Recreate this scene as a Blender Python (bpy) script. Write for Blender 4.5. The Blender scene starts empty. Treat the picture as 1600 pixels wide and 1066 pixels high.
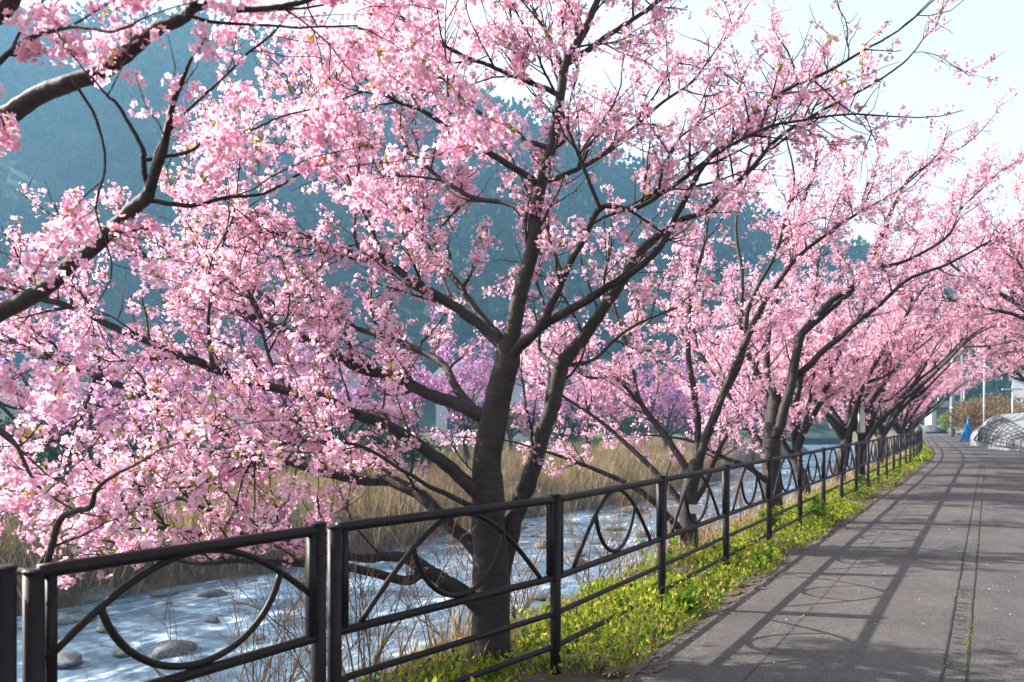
import bpy, math
import numpy as np
from mathutils import Vector, noise as mnoise

# ------------------------------------------------------------------ camera, sky, sun, exposure
F = 1290.0            # focal length in photo pixels (photo 1600 x 1066)
HOR = 655.0           # horizon row in the photo
EYE = 1.58
sc = bpy.context.scene
COL = sc.collection
cam = bpy.data.cameras.new('camera'); camo = bpy.data.objects.new('camera', cam); COL.objects.link(camo)
cam.sensor_width = 36.0; cam.lens = 36.0 * F / 1600.0
camo.location = (0, 0, EYE); camo.rotation_euler = (math.radians(90), 0, 0)
cam.shift_y = (HOR - 533.0) / 1600.0
cam.clip_start = 0.05; cam.clip_end = 3000
cam.dof.use_dof = True; cam.dof.focus_distance = 6.2; cam.dof.aperture_fstop = 3.2
sc.camera = camo

SUN_EL = math.radians(32.0)
SUN_AZ = math.radians(18.0)      # sun stands to the -X side, turned this far towards +Y
sun_to = Vector((-math.cos(SUN_AZ) * math.cos(SUN_EL), math.sin(SUN_AZ) * math.cos(SUN_EL), math.sin(SUN_EL)))
w = bpy.data.worlds.new('World'); sc.world = w; w.use_nodes = True
wn = w.node_tree; bg = wn.nodes['Background']
sky = wn.nodes.new('ShaderNodeTexSky'); sky.sky_type = 'NISHITA'; sky.sun_disc = False
sky.sun_elevation = SUN_EL; sky.sun_rotation = math.atan2(sun_to.x, sun_to.y)
sky.air_density = 1.0; sky.dust_density = 2.5; sky.ozone_density = 1.0
hs = wn.nodes.new('ShaderNodeHueSaturation'); hs.inputs['Saturation'].default_value = 0.20; hs.inputs['Value'].default_value = 0.95   # thin even veil of high cloud
wn.links.new(sky.outputs[0], hs.inputs['Color']); wn.links.new(hs.outputs[0], bg.inputs[0]); bg.inputs[1].default_value = 0.115
sl = bpy.data.lights.new('sun', 'SUN'); sl.energy = 5.0; sl.angle = math.radians(0.6); sl.color = (1.0, 0.94, 0.86)
slo = bpy.data.objects.new('sun', sl); COL.objects.link(slo)
slo.rotation_euler = (-sun_to).to_track_quat('-Z', 'Y').to_euler(); slo.location = (0, 0, 30)
vs = sc.view_settings; vs.view_transform = 'Standard'; vs.look = 'None'; vs.gamma = 1.0; vs.exposure = 1.65
vs.use_curve_mapping = False
sc.render.engine = 'CYCLES'
cy = sc.cycles
cy.use_denoising = True
cy.max_bounces = 7; cy.diffuse_bounces = 3; cy.glossy_bounces = 3; cy.transmission_bounces = 4; cy.volume_bounces = 1
cy.transparent_max_bounces = 6; cy.caustics_reflective = False; cy.caustics_refractive = False
cy.sample_clamp_indirect = 6.0

rng = np.random.default_rng(7)

def P(px, py, d):
    return np.array(((px - 800.0) / F * d, d, EYE + (HOR - py) / F * d))

# ------------------------------------------------------------------ materials
def mat(name):
    m = bpy.data.materials.new(name); m.use_nodes = True
    return m, m.node_tree.nodes, m.node_tree.links, m.node_tree.nodes['Principled BSDF']

def ramp(nodes, stops):
    r = nodes.new('ShaderNodeValToRGB'); e = r.color_ramp.elements
    while len(e) < len(stops): e.new(0.5)
    for el, (p, c) in zip(e, stops):
        el.position = p; el.color = (*c, 1) if len(c) == 3 else c
    return r

def ntex(nodes, links, scale, detail=4, vec=None, rough=0.55):
    n = nodes.new('ShaderNodeTexNoise'); n.inputs['Scale'].default_value = scale
    n.inputs['Detail'].default_value = detail; n.inputs['Roughness'].default_value = rough
    if vec is not None: links.new(vec, n.inputs['Vector'])
    return n

def noise_mat(name, scale, stops, rough=0.9, bump=0.3, bscale=None, bdist=0.02, spec=0.3, detail=6):
    m, N, L, B = mat(name)
    tc = N.new('ShaderNodeTexCoord')
    n = ntex(N, L, scale, detail, tc.outputs['Object'], 0.65)
    r = ramp(N, stops); L.new(n.outputs['Fac'], r.inputs[0]); L.new(r.outputs[0], B.inputs['Base Color'])
    B.inputs['Roughness'].default_value = rough; B.inputs['Specular IOR Level'].default_value = spec
    if bump:
        b = ntex(N, L, bscale or scale * 4, 5, tc.outputs['Object'])
        bp = N.new('ShaderNodeBump'); bp.inputs['Strength'].default_value = bump; bp.inputs['Distance'].default_value = bdist
        L.new(b.outputs['Fac'], bp.inputs['Height']); L.new(bp.outputs[0], B.inputs['Normal'])
    return m

def foliage_mat(name, trans=0.45, tint=(1, 1, 1)):
    """colour from the 'Col' attribute, light passing through thin petals / leaves"""
    m, N, L, B = mat(name); N.remove(B)
    a = N.new('ShaderNodeAttribute'); a.attribute_name = 'Col'
    d = N.new('ShaderNodeBsdfDiffuse'); t = N.new('ShaderNodeBsdfTranslucent'); mx = N.new('ShaderNodeMixShader')
    mx.inputs[0].default_value = trans
    L.new(a.outputs['Color'], d.inputs[0]); L.new(a.outputs['Color'], t.inputs[0])
    L.new(d.outputs[0], mx.inputs[1]); L.new(t.outputs[0], mx.inputs[2])
    L.new(mx.outputs[0], N['Material Output'].inputs[0])
    return m

M = {}
M['petal'] = foliage_mat('cherry_petal', 0.60)
M['leaf'] = foliage_mat('thin_leaf', 0.5)
M['straw'] = foliage_mat('dry_straw', 0.25)
M['forest'] = foliage_mat('forest_leaf', 0.1)

def bark_mat():
    m, N, L, B = mat('cherry_bark')
    uv = N.new('ShaderNodeUVMap'); tc = N.new('ShaderNodeTexCoord')
    mp = N.new('ShaderNodeMapping'); mp.inputs['Scale'].default_value = (3.0, 46.0, 1.0); L.new(uv.outputs[0], mp.inputs[0])
    bands = ntex(N, L, 1.0, 5, mp.outputs[0], 0.7)
    patch = ntex(N, L, 7.0, 5, tc.outputs['Object'], 0.6)
    r1 = ramp(N, [(0.30, (0.007, 0.004, 0.0035)), (0.52, (0.024, 0.013, 0.011)), (0.66, (0.055, 0.032, 0.025)), (0.75, (0.20, 0.15, 0.125))])
    L.new(bands.outputs['Fac'], r1.inputs[0])
    r2 = ramp(N, [(0.42, (0.0, 0.0, 0.0)), (0.72, (1, 1, 1))]); L.new(patch.outputs['Fac'], r2.inputs[0])
    mx = N.new('ShaderNodeMix'); mx.data_type = 'RGBA'; L.new(r2.outputs[0], mx.inputs['Factor'])
    L.new(r1.outputs[0], mx.inputs['A']); mx.inputs['B'].default_value = (0.036, 0.029, 0.024, 1)
    L.new(mx.outputs['Result'], B.inputs['Base Color'])
    B.inputs['Roughness'].default_value = 0.72; B.inputs['Specular IOR Level'].default_value = 0.35
    bp = N.new('ShaderNodeBump'); bp.inputs['Strength'].default_value = 0.7; bp.inputs['Distance'].default_value = 0.007
    L.new(bands.outputs['Fac'], bp.inputs['Height'])
    bp2 = N.new('ShaderNodeBump'); bp2.inputs['Strength'].default_value = 0.6; bp2.inputs['Distance'].default_value = 0.03
    L.new(patch.outputs['Fac'], bp2.inputs['Height']); L.new(bp.outputs[0], bp2.inputs['Normal'])
    L.new(bp2.outputs[0], B.inputs['Normal'])
    return m
M['bark'] = bark_mat()
M['twig'] = noise_mat('cherry_twig', 30, [(0.35, (0.014, 0.008, 0.007)), (0.6, (0.045, 0.026, 0.022)), (0.75, (0.14, 0.10, 0.085))], 0.7, 0.2, spec=0.3)
M['drytwig'] = noise_mat('dry_shrub_twig', 12, [(0.35, (0.10, 0.055, 0.035)), (0.65, (0.26, 0.17, 0.10))], 0.8, 0)

def metal_mat():
    m, N, L, B = mat('brown_rail_paint')
    tc = N.new('ShaderNodeTexCoord')
    n = ntex(N, L, 6, 6, tc.outputs['Object'], 0.7); n2 = ntex(N, L, 45, 4, tc.outputs['Object'], 0.7)
    r = ramp(N, [(0.56, (0, 0, 0)), (0.74, (1, 1, 1))]); L.new(n.outputs['Fac'], r.inputs[0])
    r2 = ramp(N, [(0.44, (0, 0, 0)), (0.62, (0.55, 0.55, 0.55))]); L.new(n2.outputs['Fac'], r2.inputs[0])
    mu = N.new('ShaderNodeMath'); mu.operation = 'MULTIPLY'; L.new(r.outputs[0], mu.inputs[0]); L.new(r2.outputs[0], mu.inputs[1])
    mx = N.new('ShaderNodeMix'); mx.data_type = 'RGBA'; L.new(mu.outputs[0], mx.inputs['Factor'])
    mx.inputs['A'].default_value = (0.011, 0.0062, 0.0068, 1); mx.inputs['B'].default_value = (0.075, 0.075, 0.030, 1)
    L.new(mx.outputs['Result'], B.inputs['Base Color'])
    rr = N.new('ShaderNodeMapRange'); rr.inputs['To Min'].default_value = 0.40; rr.inputs['To Max'].default_value = 0.6
    L.new(n2.outputs['Fac'], rr.inputs[0]); L.new(rr.outputs[0], B.inputs['Roughness'])
    B.inputs['Specular IOR Level'].default_value = 0.20
    bp = N.new('ShaderNodeBump'); bp.inputs['Strength'].default_value = 0.08; bp.inputs['Distance'].default_value = 0.004
    L.new(n2.outputs['Fac'], bp.inputs['Height']); L.new(bp.outputs[0], B.inputs['Normal'])
    return m
M['rail'] = metal_mat()

def asphalt_mat():
    m, N, L, B = mat('old_asphalt')
    tc = N.new('ShaderNodeTexCoord'); o = tc.outputs['Object']
    fine = ntex(N, L, 85, 4, o, 0.8); mid = ntex(N, L, 9, 5, o, 0.6); big = ntex(N, L, 0.9, 4, o, 0.55)
    v = N.new('ShaderNodeTexVoronoi'); v.inputs['Scale'].default_value = 120; L.new(o, v.inputs['Vector'])
    r = ramp(N, [(0.30, (0.028, 0.025, 0.026)), (0.50, (0.070, 0.064, 0.063)), (0.72, (0.20, 0.182, 0.172))]); L.new(fine.outputs['Fac'], r.inputs[0])
    rb = ramp(N, [(0.32, (0.72, 0.72, 0.74)), (0.66, (1.16, 1.12, 1.08))]); L.new(big.outputs['Fac'], rb.inputs[0])
    rm = ramp(N, [(0.30, (0.80, 0.80, 0.80)), (0.62, (1.08, 1.06, 1.05))]); L.new(mid.outputs['Fac'], rm.inputs[0])
    m1 = N.new('ShaderNodeMix'); m1.data_type = 'RGBA'; m1.blend_type = 'MULTIPLY'; m1.inputs['Factor'].default_value = 1
    L.new(r.outputs[0], m1.inputs['A']); L.new(rb.outputs[0], m1.inputs['B'])
    m2 = N.new('ShaderNodeMix'); m2.data_type = 'RGBA'; m2.blend_type = 'MULTIPLY'; m2.inputs['Factor'].default_value = 1
    L.new(m1.outputs['Result'], m2.inputs['A']); L.new(rm.outputs[0], m2.inputs['B'])
    L.new(m2.outputs['Result'], B.inputs['Base Color'])
    B.inputs['Roughness'].default_value = 0.82; B.inputs['Specular IOR Level'].default_value = 0.35
    b1 = N.new('ShaderNodeBump'); b1.inputs['Strength'].default_value = 0.75; b1.inputs['Distance'].default_value = 0.006
    L.new(v.outputs['Distance'], b1.inputs['Height'])
    b2 = N.new('ShaderNodeBump'); b2.inputs['Strength'].default_value = 0.25; b2.inputs['Distance'].default_value = 0.03
    L.new(mid.outputs['Fac'], b2.inputs['Height']); L.new(b1.outputs[0], b2.inputs['Normal']); L.new(b2.outputs[0], B.inputs['Normal'])
    return m
M['asphalt'] = asphalt_mat()
M['joint'] = noise_mat('tar_joint', 40, [(0.3, (0.012, 0.012, 0.012)), (0.7, (0.04, 0.036, 0.032))], 0.9, 0.4)
M['soil'] = noise_mat('bank_soil', 3.0, [(0.3, (0.035, 0.028, 0.018)), (0.5, (0.085, 0.064, 0.038)), (0.7, (0.16, 0.12, 0.075))], 0.95, 0.8, 22, 0.04)
M['dirt'] = noise_mat('road_edge_dirt', 14, [(0.3, (0.06, 0.044, 0.030)), (0.6, (0.13, 0.095, 0.062)), (0.8, (0.22, 0.165, 0.11))], 0.95, 0.8, 90, 0.01)
M['stone'] = noise_mat('river_stone', 5, [(0.3, (0.045, 0.05, 0.055)), (0.55, (0.12, 0.125, 0.13)), (0.75, (0.24, 0.235, 0.22))], 0.75, 0.6, 18, 0.02)
M['concrete'] = noise_mat('concrete', 6, [(0.3, (0.22, 0.23, 0.24)), (0.6, (0.30, 0.31, 0.32)), (0.8, (0.38, 0.38, 0.38))], 0.85, 0.2)
M['white'] = noise_mat('white_render', 3, [(0.3, (0.36, 0.40, 0.43)), (0.7, (0.46, 0.50, 0.53))], 0.8, 0.05)
M['rooftile'] = noise_mat('roof_tile', 8, [(0.3, (0.06, 0.07, 0.09)), (0.7, (0.14, 0.15, 0.17))], 0.6, 0.3)
M['glass'] = noise_mat('window_glass', 2, [(0.3, (0.02, 0.03, 0.04)), (0.7, (0.05, 0.07, 0.09))], 0.12, 0, spec=0.8)
M['tarp'] = noise_mat('silver_tarp', 2.2, [(0.3, (0.10, 0.105, 0.112)), (0.5, (0.17, 0.175, 0.183)), (0.7, (0.25, 0.25, 0.255))], 0.6, 0.9, 3.0, 0.25, spec=0.6)
M['net'] = noise_mat('dark_net', 9, [(0.4, (0.025, 0.024, 0.03)), (0.6, (0.09, 0.085, 0.10))], 0.85, 0.5)
M['blue'] = noise_mat('blue_tarp', 5, [(0.3, (0.01, 0.12, 0.36)), (0.7, (0.03, 0.25, 0.58))], 0.5, 0.5, 8, 0.1)
M['lantern'] = noise_mat('milky_lantern', 5, [(0.3, (0.50, 0.50, 0.40)), (0.7, (0.66, 0.66, 0.55))], 0.4, 0)
M['plate'] = noise_mat('pale_plate', 20, [(0.3, (0.55, 0.48, 0.52)), (0.7, (0.66, 0.58, 0.62))], 0.5, 0)
M['steel'] = noise_mat('galvanised_steel', 20, [(0.3, (0.38, 0.41, 0.44)), (0.7, (0.5, 0.52, 0.55))], 0.5, 0)
M['hill'] = noise_mat('hill_ground', 0.05, [(0.3, (0.012, 0.030, 0.012)), (0.7, (0.03, 0.055, 0.02))], 1.0, 0)

def water_mat():
    m, N, L, B = mat('river_water')
    uv = N.new('ShaderNodeUVMap')
    def mapped(sx, sy):
        mp = N.new('ShaderNodeMapping'); mp.inputs['Scale'].default_value = (sx, sy, 1); L.new(uv.outputs[0], mp.inputs[0]); return mp.outputs[0]
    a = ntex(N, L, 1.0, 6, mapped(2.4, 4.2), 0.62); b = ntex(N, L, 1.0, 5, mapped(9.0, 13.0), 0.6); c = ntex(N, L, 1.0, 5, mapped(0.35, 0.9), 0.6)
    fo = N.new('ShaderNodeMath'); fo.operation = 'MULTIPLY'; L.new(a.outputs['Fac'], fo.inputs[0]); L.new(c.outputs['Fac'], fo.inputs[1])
    r = ramp(N, [(0.20, (0.075, 0.13, 0.19)), (0.29, (0.17, 0.25, 0.34)), (0.37, (0.52, 0.62, 0.72))]); L.new(fo.outputs[0], r.inputs[0])  # foam streaks, with sky reflection and sun glints painted into the pale colour
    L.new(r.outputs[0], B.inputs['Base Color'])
    B.inputs['Roughness'].default_value = 0.16; B.inputs['IOR'].default_value = 1.33; B.inputs['Specular IOR Level'].default_value = 0.9
    b1 = N.new('ShaderNodeBump'); b1.inputs['Strength'].default_value = 0.55; b1.inputs['Distance'].default_value = 0.16; L.new(a.outputs['Fac'], b1.inputs['Height'])
    b2 = N.new('ShaderNodeBump'); b2.inputs['Strength'].default_value = 0.45; b2.inputs['Distance'].default_value = 0.04; L.new(b.outputs['Fac'], b2.inputs['Height'])
    L.new(b1.outputs[0], b2.inputs['Normal']); L.new(b2.outputs[0], B.inputs['Normal'])
    return m
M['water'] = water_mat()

# ------------------------------------------------------------------ object helpers
def tag(o, label=None, cat=None, group=None, kind=None):
    if label: o['label'] = label
    if cat: o['category'] = cat
    if group: o['group'] = group
    if kind: o['kind'] = kind
    return o

def empty(name, loc=(0, 0, 0)):
    o = bpy.data.objects.new(name, None); o.location = loc; o.empty_display_size = 0.2; COL.objects.link(o); return o

def link(name, me, m, parent=None):
    o = bpy.data.objects.new(name, me); COL.objects.link(o)
    if m is not None and len(me.materials) == 0: me.materials.append(m)
    if parent is not None:
        o.parent = parent; o.location = tuple(-Vector(parent.location)) if me.get('world') else (0, 0, 0)
    return o

def arr_mesh(name, v, f, uv=None, col=None, smooth=False):
    """v (n,3), f (m,k) all of one face size"""
    v = np.asarray(v, np.float32); f = np.asarray(f, np.int32)
    me = bpy.data.meshes.new(name); k = f.shape[1]; n = len(f)
    me.vertices.add(len(v)); me.vertices.foreach_set('co', v.ravel())
    me.loops.add(n * k); me.loops.foreach_set('vertex_index', f.ravel())
    me.polygons.add(n); me.polygons.foreach_set('loop_start', np.arange(0, n * k, k, dtype=np.int32))
    if smooth: me.polygons.foreach_set('use_smooth', np.ones(n, bool))
    me.update(calc_edges=True)
    if uv is not None:
        l = me.uv_layers.new(name='UVMap'); l.data.foreach_set('uv', np.asarray(uv, np.float32)[f.ravel()].ravel())
    if col is not None:
        c = me.color_attributes.new(name='Col', type='FLOAT_COLOR', domain='POINT')
        rgba = np.ones((len(v), 4), np.float32); rgba[:, :3] = col; c.data.foreach_set('color', rgba.ravel())
    return me

def py_mesh(name, v, f, smooth=False):
    me = bpy.data.meshes.new(name); me.from_pydata([tuple(map(float, p)) for p in v], [], f); me.update()
    if smooth:
        for p in me.polygons: p.use_smooth = True
    return me

class MB:
    """collects simple solids, then becomes one mesh object"""
    def __init__(s): s.v = []; s.f = []
    def box(s, c, size, ux=(1, 0, 0), uy=(0, 1, 0), uz=(0, 0, 1)):
        c = np.array(c, float); ux, uy, uz = (np.array(a, float) * h / 2 for a, h in zip((ux, uy, uz), size)); b = len(s.v)
        for k in (-1, 1):
            for (i, j) in ((-1, -1), (1, -1), (1, 1), (-1, 1)): s.v.append(c + i * ux + j * uy + k * uz)
        s.f += [(b, b + 3, b + 2, b + 1), (b + 4, b + 5, b + 6, b + 7)] + [(b + i, b + (i + 1) % 4, b + 4 + (i + 1) % 4, b + 4 + i) for i in range(4)]
        return s
    def tube(s, pts, rad, n=8, cap=True):
        pts = np.asarray(pts, float); rad = np.broadcast_to(np.asarray(rad, float), (len(pts),)); b = len(s.v)
        T = np.gradient(pts, axis=0); T /= np.linalg.norm(T, axis=1)[:, None] + 1e-9
        u = np.cross(T[0], (0.13, 0.21, 0.97) if abs(T[0][2]) < 0.9 else (1, 0.1, 0)); u /= np.linalg.norm(u)
        for i, p in enumerate(pts):
            u = u - T[i] * u.dot(T[i]); u /= np.linalg.norm(u); q = np.cross(T[i], u)
            for k in range(n):
                a = 2 * math.pi * k / n; s.v.append(p + rad[i] * (math.cos(a) * u + math.sin(a) * q))
        for i in range(len(pts) - 1):
            for k in range(n):
                k2 = (k + 1) % n; s.f.append((b + i * n + k, b + i * n + k2, b + (i + 1) * n + k2, b + (i + 1) * n + k))
        if cap:
            s.f.append(tuple(b + k for k in range(n))[::-1]); e = b + (len(pts) - 1) * n; s.f.append(tuple(e + k for k in range(n)))
        return s
    def build(s, name, m, parent=None, smooth=False):
        me = py_mesh(name, s.v, s.f, smooth); o = link(name, me, m, parent)
        if parent is not None: o.location = tuple(-Vector(parent.location))
        return o

# ------------------------------------------------------------------ the path the railing, road and river follow
B0 = np.array((0.2766, 5.247)); SP = 1.966
def build_path():
    ds = 0.5; pts = []; hd = math.radians(30.0)
    p = B0.copy(); fw = [p.copy()]; hs = [hd]; s = 0
    while s < 330:
        d = p[1]
        if 27 < d < 43: hd -= math.radians(4.2) * ds / 18.5
        elif 82 < d < 150 and hd > math.radians(-8): hd -= math.radians(0.55) * ds
        p = p + ds * np.array((math.sin(hd), math.cos(hd))); s += ds
        fw.append(p.copy()); hs.append(hd)
    bw = []; hb = math.radians(30.0); p = B0.copy()
    for i in range(80):
        p = p - ds * np.array((math.sin(hb), math.cos(hb))); bw.append(p.copy())
    XY = np.array(bw[::-1] + fw); H = np.array([hb] * 80 + hs); S = (np.arange(len(XY)) - 80) * ds
    return S, XY, H
PS, PXY, PH = build_path()
def path(s):
    x = np.interp(s, PS, PXY[:, 0]); y = np.interp(s, PS, PXY[:, 1]); h = np.interp(s, PS, PH)
    return x, y, h
def at(s, t, z=0.0):
    """point at distance s along the railing line, t metres to its right"""
    x, y, h = path(s); s_ = np.asarray
    return np.stack(np.broadcast_arrays(x + np.cos(h) * t, y - np.sin(h) * t, z), -1)

def fbm(x, y, seed=0, octv=4):
    x = np.asarray(x, float); y = np.asarray(y, float); out = np.zeros(np.broadcast(x, y).shape); amp = 1.0; r = np.random.default_rng(seed)
    for o in range(octv):
        for k in range(4):
            a = r.uniform(0, 2 * math.pi); ph = r.uniform(0, 6.28); fr = 2 ** o * r.uniform(0.7, 1.3)
            out = out + amp * np.sin(fr * (x * math.cos(a) + y * math.sin(a)) + ph) * 0.35
        amp *= 0.5
    return out

WATER_Z = -2.1
def bank_w(s): return 11.3 + 0.9 * np.sin(s * 0.11 + 0.6) + 0.5 * np.sin(s * 0.37)
def ground_z(s, t):
    s = np.asarray(s, float); t = np.asarray(t, float)
    fb = bank_w(s)
    tx = np.stack(np.broadcast_arrays(t, s), 0)[0]
    z = np.zeros_like(tx)
    near = np.clip((-tx - 0.85) / 2.6, 0, 1); z = -2.9 * (near * near * (3 - 2 * near))
    far = np.clip((-tx - fb + 0.6) / 2.6, 0, 1); z = z + 1.75 * (far * far * (3 - 2 * far))
    far2 = np.clip((-tx - fb - 5) / 10, 0, 1); z = z + 0.75 * far2
    n = fbm(tx * 1.9, s * 1.9, 3) * 0.10
    m = np.clip((-tx - 0.6) / 1.0, 0, 1) + np.clip((tx - 4.6) / 1.0, 0, 1) * 0.6
    z = z + n * m - 0.035
    return z

def ruled(name, ss, ts, zf, m, uvscale=1.0, smooth=True):
    Sg, Tg = np.meshgrid(ss, ts, indexing='ij')
    z = zf(Sg, Tg); pts = at(Sg, Tg, z).reshape(-1, 3)
    a = len(ss); b = len(ts); idx = np.arange(a * b).reshape(a, b)
    f = np.stack((idx[:-1, :-1], idx[:-1, 1:], idx[1:, 1:], idx[1:, :-1]), -1).reshape(-1, 4)
    uv = np.stack((Sg.ravel() * uvscale, Tg.ravel() * uvscale), -1)
    me = arr_mesh(name, pts, f[:, ::-1], uv, None, smooth)
    return link(name, me, m)

s_near = np.concatenate((np.arange(-38, -8, 3), np.arange(-8, 30, 0.3), np.arange(30, 90, 1.0), np.arange(90, 325, 5)))
t_all = np.concatenate((-np.array([140, 110, 85, 65, 50, 40, 33, 28, 24, 21, 19, 17.5]), np.arange(-16.4, -9, 0.3), np.arange(-8.8, -4.2, 0.8), np.arange(-4.2, 0.6, 0.16),
                        np.array([1, 2, 3, 4, 4.6, 5, 5.5, 6, 7, 8, 10, 13, 17, 24, 35, 55, 90, 150, 260])))
tag(ruled('ground', s_near, t_all, ground_z, M['soil']), 'brown earth of the river banks and verges', kind='structure')
s_w = np.concatenate((np.arange(-38, -6, 2), np.arange(-6, 45, 0.22), np.arange(45, 320, 3)))
def water_z(s, t): return WATER_Z + 0.020 * fbm(s * 3.1, t * 5.3, 11, 4) + 0.016 * fbm(s * 0.9, t * 1.7, 12, 3)
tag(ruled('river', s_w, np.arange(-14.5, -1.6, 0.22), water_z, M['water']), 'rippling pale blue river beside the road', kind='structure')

def road_edge(s): return 0.40 + 0.06 * fbm(s * 1.3, s * 0, 21, 5)
ROAD_W = 4.05
def road_mesh():
    ss = np.concatenate((np.arange(-38, -6, 2), np.arange(-6, 40, 0.12), np.arange(40, 140, 1), np.arange(140, 320, 6)))
    fr = np.concatenate(([0], np.linspace(0.02, 1, 14)))
    Sg, Fg = np.meshgrid(ss, fr, indexing='ij'); e = road_edge(ss)[:, None]
    Tg = e + (ROAD_W - e) * Fg
    z = 0.003 + 0.035 * np.sin(np.clip((Tg - 0.4) / 3.7, 0, 1) * math.pi) + 0.006 * fbm(Sg * 0.8, Tg * 0.9, 5, 3)
    z[:, 0] = -0.03
    pts = at(Sg, Tg, z).reshape(-1, 3); a, b = Sg.shape; idx = np.arange(a * b).reshape(a, b)
    f = np.stack((idx[:-1, :-1], idx[1:, :-1], idx[1:, 1:], idx[:-1, 1:]), -1).reshape(-1, 4)
    uv = np.stack((Sg.ravel(), Tg.ravel()), -1)
    o = link('road', arr_mesh('road', pts, f[:, ::-1], uv, None, True), M['asphalt'])
    return tag(o, 'worn grey asphalt lane curving along the railing', kind='structure')
road = road_mesh()
def road_z(s, t): return 0.003 + 0.035 * math.sin(min(max((t - 0.4) / 3.7, 0), 1) * math.pi) + 0.006 * float(fbm(s * 0.8, t * 0.9, 5, 3))
def strip(name, t0, wdt, s0, s1, m, dz=0.005, wob=0.002, ds=0.15):
    ss = np.arange(s0, s1, ds); v = []; f = []
    r = np.random.default_rng(int(t0 * 100))
    for i, s in enumerate(ss):
        c = t0 + r.normal(0, wob); h = wdt / 2 * r.uniform(0.8, 1.2)
        for tt in (c - h, c + h): v.append(at(s, tt, road_z(s, tt) + dz))
        if i: f.append((2 * i - 2, 2 * i - 1, 2 * i + 1, 2 * i))
    o = link(name, py_mesh(name, v, f), m, road); return o
strip('joint', 2.14, 0.013, -4, 75, M['joint']); strip('joint', 2.27, 0.011, -4, 75, M['joint']); strip('joint', 1.12, 0.005, -4, 40, M['joint'], wob=0.002)
# short cross cuts in the strip between the two joints
cc = MB(); r_ = np.random.default_rng(5)
for s in np.arange(-2.5, 4, 0.055):
    if r_.random() < 0.5:
        a0 = 2.15 + r_.uniform(0, 0.03); a1 = 2.262 - r_.uniform(0, 0.07)
        zz = road_z(s, 2.25) + 0.006
        cc.box(at(s, (a0 + a1) / 2, zz), (a1 - a0, 0.004, 0.003), ux=(math.cos(.5236), -math.sin(.5236), 0), uy=(math.sin(.5236), math.cos(.5236), 0))
tag(cc.build('joint_cuts', M['joint'], road), kind='stuff')

# crumbs of dirt along the road's left edge: thin irregular patches
def dirt_patch():
    v = []; f = []; r = np.random.default_rng(8)
    for i in range(420):
        s = r.uniform(-4, 34); t = road_edge(s) + r.normal(0.0, 0.09); n = 14; L_ = r.uniform(0.02, 0.22); W_ = r.uniform(0.015, 0.08); b = len(v)
        z = max(road_z(s, t), 0) + 0.004 + i * 0.00001
        v.append(at(s, t, z + 0.002))
        for k in range(n):
            a = 2 * math.pi * k / n; q = r.uniform(0.35, 1.3); v.append(at(s + L_ * q * math.cos(a), t + W_ * q * math.sin(a), z))
        f += [(b, b + 1 + (k + 1) % n, b + 1 + k) for k in range(n)]
    n = 5000; s = r.uniform(-4, 30, n); t = road_edge(s) + np.abs(r.normal(0, 0.16, n)) - 0.06   # crumbs and dead leaves
    q = leaves(at(s, t, 0.02 + 0 * s), np.stack((r.normal(0, 1, n), r.normal(0, 1, n), r.normal(0.15, 0.2, n)), 1), r.uniform(0.006, 0.022, n), r, ((0.16, 0.11, 0.07), (0.10, 0.07, 0.05), (0.24, 0.18, 0.11)), 0.7)
    tag(link('litter', arr_mesh('litter', q[0], q[1], col=q[2]), M['straw']), 'crumbs and dead leaves along the asphalt edge', 'litter', kind='stuff')
    o = link('dirt', py_mesh('dirt', v, f), M['dirt']); return tag(o, 'dry dirt scattered along the edge of the asphalt', 'dirt', kind='stuff')
# ------------------------------------------------------------------ leaf / blade / flower clouds
def frames(n, spin):
    """orthonormal frames with third axis n"""
    n = n / (np.linalg.norm(n, axis=1)[:, None] + 1e-9)
    ref = np.where(np.abs(n[:, 2:3]) < 0.9, np.array([[0, 0, 1.0]]), np.array([[1.0, 0, 0]]))
    u = np.cross(ref, n); u /= np.linalg.norm(u, axis=1)[:, None]; q = np.cross(n, u)
    c = np.cos(spin)[:, None]; s_ = np.sin(spin)[:, None]
    return u * c + q * s_, -u * s_ + q * c, n

def unit(r, n):
    v = r.normal(size=(n, 3)); return v / np.linalg.norm(v, axis=1)[:, None]

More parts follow.
